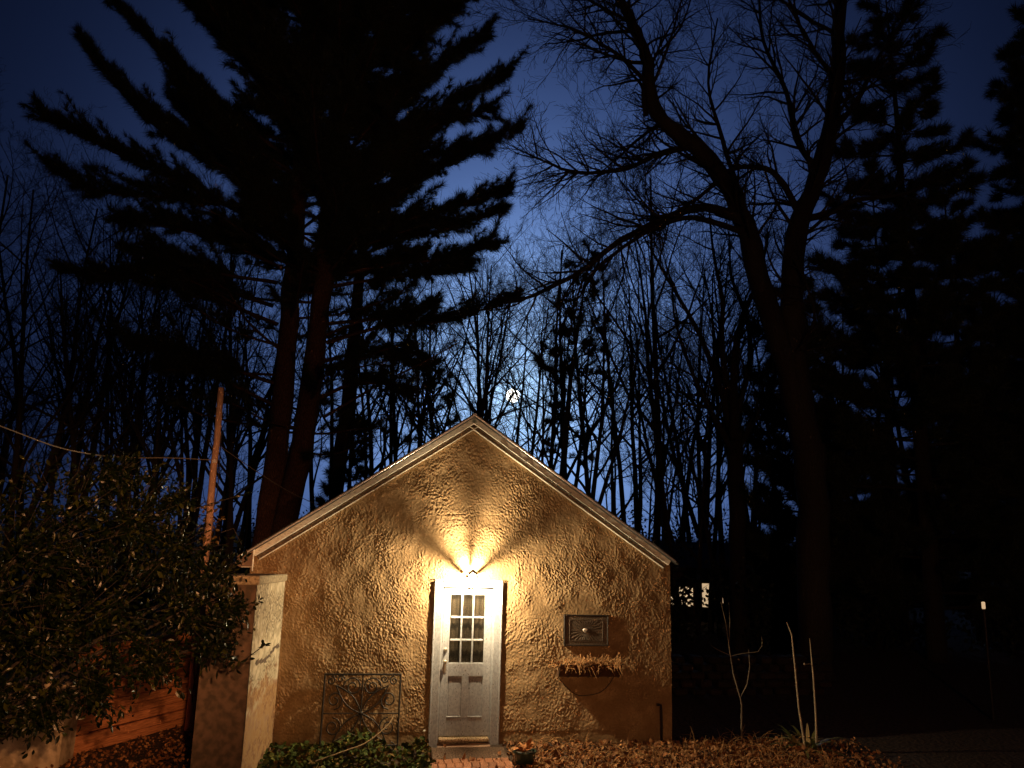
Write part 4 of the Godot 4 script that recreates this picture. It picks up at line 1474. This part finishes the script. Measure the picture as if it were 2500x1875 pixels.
func build_big_bare_tree() -> void:
	var z := -5.0
	var base := Vector3(8.2, 0, z)
	var tree := thing("great_bare_tree", "great bare twin-stemmed tree with crooked limbs right of the house", "tree", base)
	var trunk := Shape.new()
	var crown := Shape.new()
	var at := func(q): return pw(q[0], q[1], z + (q[2] if q.size() > 2 else 0.0)) - base
	var t0 := limb(trunk, [Vector3(0.05, -0.1, 0), Vector3(0.0, 0.9, 0), at.call([1757, 1150]), at.call([1748, 960])], 0.38, 0.34, 12)
	part("trunk", trunk, bark, tree)
	# [points..., start radius, end radius, twigs, twig size]
	var limbs := [
		[[[1750, 990], [1700, 800], [1640, 600], [1608, 480], [1560, 385], [1500, 315], [1430, 258], [1405, 190], [1395, 120], [1365, 50], [1320, -30]], 0.3, 0.1, 26, 2.2],
		[[[1745, 990], [1722, 800], [1712, 640], [1722, 500], [1762, 395], [1790, 290], [1808, 150], [1815, 0], [1820, -120]], 0.31, 0.13, 30, 2.4],
		[[[1608, 475], [1525, 448], [1440, 470], [1340, 520, 0.5], [1255, 585, 0.8], [1160, 635, 1.0], [1090, 655, 1.2]], 0.12, 0.025, 26, 1.5],
		[[[1600, 500], [1500, 470, 0.5], [1420, 490, 0.8], [1330, 545, 1.2], [1270, 600, 1.4]], 0.08, 0.02, 12, 1.2],
		[[[1505, 318], [1430, 330, 0.3], [1350, 365, 0.6], [1250, 372, 0.8], [1180, 350, 1.0], [1110, 318, 1.2]], 0.08, 0.012, 34, 1.4],
		[[[1480, 300], [1430, 270, -0.5], [1380, 300, -0.8], [1330, 345, -1.0], [1270, 395, -1.2]], 0.06, 0.012, 16, 1.3],
		[[[1560, 385], [1490, 440, 0.4], [1425, 468, 0.5], [1385, 430, 0.6], [1360, 400, 0.8]], 0.05, 0.012, 12, 1.2],
		[[[1740, 475], [1800, 455], [1850, 432], [1940, 422], [1990, 405]], 0.1, 0.03, 12, 1.4],
		[[[1725, 460], [1680, 380], [1620, 360], [1560, 372]], 0.09, 0.05, 10, 1.6],
		[[[1770, 370], [1720, 300, -0.4], [1700, 200, -0.8], [1650, 90, -1.2], [1640, -20, -1.4]], 0.09, 0.03, 18, 2.0],
		[[[1640, 590], [1600, 430, -0.8], [1560, 300, -1.2], [1530, 180, -1.5], [1550, 40, -1.8]], 0.09, 0.02, 20, 2.0],
		[[[1790, 290], [1850, 220, -0.4], [1900, 120, -0.8], [1960, 30, -1.0]], 0.09, 0.025, 16, 1.9],
		[[[1405, 190], [1350, 130, 0.3], [1290, 90, 0.6], [1230, 60, 0.9], [1140, 40, 1.2]], 0.06, 0.012, 18, 1.6],
		[[[1395, 250], [1390, 190], [1410, 130, -0.4], [1470, 60, -0.6], [1500, -30, -0.8]], 0.06, 0.015, 12, 1.5],
		[[[1810, 180], [1760, 110, 0.5], [1720, 40, 0.8], [1690, -40, 1.0]], 0.07, 0.02, 12, 1.6],
		[[[1695, 780], [1760, 690, 0.5], [1720, 560, 0.6]], 0.06, 0.02, 8, 1.2],
		[[[1365, 50], [1290, 10, 0.4], [1220, -30, 0.7]], 0.05, 0.015, 10, 1.5]]
	for l in limbs:
		var fine := limb(crown, l[0].map(at), l[1], l[2], 8)
		twigs_on(crown, fine, int(l[3] * 1.45), l[4], 0.25 if l[1] > 0.2 else 0.12, 3, 0.02)
	part("crown", crown, bark, tree)
	print("bare tree tris ", crown.i.size() / 3)


func build_wood() -> void:
	# bare trees of the wood: six individuals, copied, turned and scaled
	var protos := []
	for k in 7:
		var o := Node3D.new()
		var trunk := Shape.new()
		var crown := Shape.new()
		rng.seed = 100 + k
		var h := 15.0
		var low: float = [0.3, 0.22, 0.4, 0.35, 0.25, 0.45, 0.3][k]
		grow(trunk, crown, Vector3(0, -0.1, 0), Vector3(rng.randf_range(-0.06, 0.06), 1, 0), 0.15, h, 0, 4, [0.05, 0.08, 0.06, 0.1, 0.07, 0.05, 0.09][k], [10, 6, 6, 6], low)
		if k % 2 == 1:
			# a second stem
			grow(trunk, crown, Vector3(0.05, 2.5, 0), Vector3(0.22 if k % 4 == 1 else -0.25, 1, 0.1), 0.11, h * 0.75, 0, 4, 0.06, [7, 6, 6, 5], 0.25)
		part("trunk", trunk, bark, o)
		part("crown", crown, bark, o)
		protos.append(o)
		if k == 0:
			print("wood tree tris ", crown.i.size() / 3)
	rng.seed = 77
	# [pixel x at the horizon line, depth z, height, prototype, turn]
	var spots := [
		[925, -16, 13.0, 0], [1000, -20, 14.0, 3], [1155, -13, 12.0, 1], [1205, -18, 14.0, 2], [1345, -22, 16.0, 4], [1430, -13, 11.0, 3], [1465, -17, 13.0, 6], [1530, -24, 17.0, 0], [1590, -14, 15.5, 2], [1650, -20, 14.0, 5], [1710, -26, 18.0, 1], [1770, -16, 13.0, 4], [1845, -22, 16.0, 6], [1090, -25, 16.0, 5], [1200, -28, 17.0, 6], [1390, -30, 19.0, 1], [1560, -33, 19.0, 3], [1690, -32, 20.0, 0], [1800, -30, 19.0, 2], [1920, -27, 17.0, 4], [860, -24, 15.0, 2], [780, -20, 13.0, 6],
		[40, -12, 12.5, 1], [120, -17, 14.0, 4], [210, -13, 11.0, 0], [290, -19, 13.5, 3], [370, -14, 11.0, 6], [440, -22, 14.0, 5], [520, -17, 12.5, 2], [590, -24, 15.0, 0], [-60, -16, 15.0, 3], [160, -26, 18.0, 6], [330, -28, 17.0, 1], [2020, -24, 16.0, 0], [2120, -20, 17.0, 5], [2240, -26, 18.0, 3], [2380, -22, 17.0, 1], [1310, -14, 9.5, 5], [1500, -19, 10.5, 1], [1620, -25, 13.0, 3], [1730, -13, 10.0, 6], [970, -30, 17.0, 4], [1135, -33, 18.0, 0], [1440, -27, 15.0, 2], [240, -33, 19.0, 2], [900, -13, 10.0, 5], [960, -18, 12.0, 1], [830, -17, 13.0, 4], [1040, -22, 14.0, 2], [570, -12, 10.0, 3], [620, -20, 13.0, 1], [1650, -11, 7.5, 2], [1700, -12.5, 8.5, 4], [1752, -12, 8.0, 0], [1283, -16, 12.0, 2], [1225, -22, 13.0, 6], [60, -30, 19.0, 5]]
	for k in 32:
		spots.append([rng.randf_range(1480, 1960) if k < 10 else rng.randf_range(-60, 620), rng.randf_range(-44, -18), rng.randf_range(8.0, 17.0), rng.randi() % 7])
	for q in spots:
		var o: Node3D = protos[q[3]].duplicate()
		o.name = numbered("bare_tree")
		add_child(o)
		var p := px(q[0], 1300, q[1])
		o.position = Vector3(p.x, 0, q[1])
		o.rotation.y = rng.randf() * TAU
		var f: float = q[2] / 15.0
		o.scale = Vector3(f * rng.randf_range(0.85, 1.1), f, f * rng.randf_range(0.85, 1.1))
		tag(o, "slender bare tree of the wood left of the great pine" if q[0] < 620 else ("slender bare tree of the wood between the great pine and the great bare tree" if q[0] < 1900 else "slender bare tree of the wood behind the dense conifers"), "tree", "bare trees of the wood left of the pine" if q[0] < 620 else ("bare trees of the wood behind the house" if q[0] < 1900 else "bare trees behind the conifers"))
	for o in protos:
		o.free()
	# the straight multi-stemmed tree right of the house
	var base := Vector3(px(1805, 1560, -9).x, 0, -9)
	var tree := thing("forked_bare_tree", "straight bare tree forking into many upright stems behind the house corner", "tree", base)
	var trunk := Shape.new()
	var crown := Shape.new()
	limb(trunk, [Vector3(0, -0.1, 0), Vector3(0.02, 2.0, 0), pw(1592, 1080, -9) - base, pw(1588, 930, -9) - base], 0.25, 0.2, 10)
	part("trunk", trunk, bark, tree)
	for l in [[[[1588, 950], [1585, 820], [1600, 700], [1640, 600], [1660, 500]], 0.15, 0.03], [[[1588, 960], [1550, 820], [1500, 700], [1440, 600], [1390, 510]], 0.11, 0.02], [[[1590, 940], [1560, 760], [1560, 650], [1540, 540], [1530, 440]], 0.1, 0.02], [[[1590, 900], [1620, 780], [1612, 680], [1580, 600], [1575, 500]], 0.1, 0.02], [[[1588, 980], [1530, 880], [1490, 790], [1460, 700], [1450, 600]], 0.09, 0.02], [[[1592, 980], [1630, 900], [1670, 830], [1690, 740], [1700, 650]], 0.08, 0.015]]:
		var fine := limb(crown, l[0].map(func(p): return pw(p[0], p[1], -9.0 + rng.randf_range(-0.3, 0.3)) - base), l[1], l[2], 7)
		twigs_on(crown, fine, 14, 1.7, 0.15, 3, 0.09)
	part("crown", crown, bark, tree)


func build_neighbours() -> void:
	# the dark clapboard house across the yard with lit windows behind the trunks
	var z := -16.0
	var x0 := px(1640, 1430, z).x - 0.6
	var x1 := px(1990, 1430, z).x
	var house := thing("clapboard_house", "dark clapboard house with lit windows across the yard", "house", Vector3((x0 + x1) * 0.5, 0, z))
	var w := x1 - x0
	var siding := grained(mat(1, 1, 1, 0.9), tinted(grain_image, Color(0.05, 0.025, 0.018), Color(0.09, 0.045, 0.03)), Vector3(0.6, 3, 0.6))
	var s := Shape.new()
	s.box(Vector3(0, 0.95, -2.5), Vector3(w, 2.1, 4.9))
	part("wall", s, siding, house)
	var wins := []
	for q in [[1636, 1645, 1450, 1480], [1656, 1690, 1432, 1480], [1712, 1736, 1424, 1482], [1762, 1772, 1452, 1472]]:
		var a := px(q[0], q[2], z) - house.position
		var b := px(q[1], q[3], z) - house.position
		wins.append([(a + b) * 0.5, Vector3(b.x - a.x, a.y - b.y, 0.03)])
	for k in 13:
		var y := 0.02 + 0.15 * k
		s = Shape.new()
		s.box(Vector3(0, y, 0.0), Vector3(w, 0.145, 0.03), 0.0, Basis(Vector3.RIGHT, -0.1))
		part("clapboard", s, siding, house)
	s = Shape.new()
	for sg in [-1.0, 1.0]:
		var dir := Vector3(0, -0.28, sg).normalized()
		var up := Vector3(0, 1, 0.28 * sg).normalized()
		s.box(Vector3(0, 2.75, -2.4) + dir * 1.6, Vector3(w + 0.6, 0.12, 3.3), 0.0, Basis(Vector3.RIGHT, up, Vector3.RIGHT.cross(up)))
	part("roof", s, roofing, house)
	var lit := mat(1, 0.9, 0.75, 0.5)
	lit.emission_enabled = true
	lit.emission = Color(1.0, 0.85, 0.66)
	lit.emission_energy_multiplier = 0.6
	for q in wins:
		s = Shape.new()
		s.box(q[0] + Vector3(0, 0, 0.045), q[1] + Vector3(0.12, 0.12, 0.03), 0.01)
		var f := part("window", s, trim_brown, house)
		s = Shape.new()
		s.box(q[0] + Vector3(0, 0, 0.07), q[1], 0.0)
		part("lit_window_pane", s, lit, f)
	# the small shed with a lamp at the far right
	var lp := px(2401, 1478, -1.2)
	var post := thing("yard_lamp", "small lit lamp on a dark post beneath the conifers", "lamp", Vector3(lp.x, 0, -1.2))
	s = Shape.new()
	s.tube([Vector3(0, -0.1, 0), Vector3(0, lp.y - 0.06, 0)], [0.03, 0.025], 8)
	part("post", s, iron, post)
	s = Shape.new()
	s.box(Vector3(0, lp.y, 0), Vector3(0.055, 0.13, 0.055), 0.015)
	part("lamp_glass", s, lit, post)
	s = Shape.new()
	s.lathe(Vector3(0, lp.y + 0.066, 0), [[0.05, 0.0], [0.03, 0.02], [0.0, 0.035]], 8)
	part("lamp_cap", s, iron, post)
	# low dry-stone wall across the dark yard
	var wall := thing("stone_wall", "low dark stone wall crossing the yard right of the house", "wall", Vector3(5.5, 0, -3.4))
	var stone := Shape.new()
	stone.box(Vector3.ZERO, Vector3(0.34, 0.15, 0.34), 0.035)
	var sm := stone.mesh()
	var mats := [grained(mat(1, 1, 1, 0.95), tinted(grain_image, Color(0.02, 0.012, 0.009), Color(0.05, 0.03, 0.022)), Vector3(2, 2, 2)), grained(mat(1, 1, 1, 0.95), tinted(grain_image, Color(0.014, 0.01, 0.009), Color(0.036, 0.024, 0.018)), Vector3(2, 2, 2))]
	for r in 5:
		for c in 12:
			piece("stone", sm, mats[rng.randi() % 2], wall, Transform3D(Basis(Vector3.UP, rng.randf_range(-0.15, 0.15)).scaled(Vector3(rng.randf_range(0.6, 1.15), rng.randf_range(0.75, 1.05), 1)), Vector3(-2.1 + 0.35 * c + (0.16 if r % 2 else 0.0), 0.07 + 0.145 * r, rng.randf_range(-0.03, 0.03))))


func build_moon() -> void:
	var s := Shape.new()
	var prof := []
	for k in 15:
		var a := -PI / 2 + PI * k / 14.0
		prof.append([cos(a) * 3.7, sin(a) * 3.7])
	s.lathe(Vector3.ZERO, prof, 24)
	var m := mat(1, 1, 1, 1.0)
	m.emission_enabled = true
	m.emission = Color(1.0, 0.98, 0.92)
	m.emission_energy_multiplier = 10.0
	var o := part("moon", s, m, self)
	o.position = px(1252, 966, -390)
	tag(o, "bright full moon shining low through the bare trees", "moon")
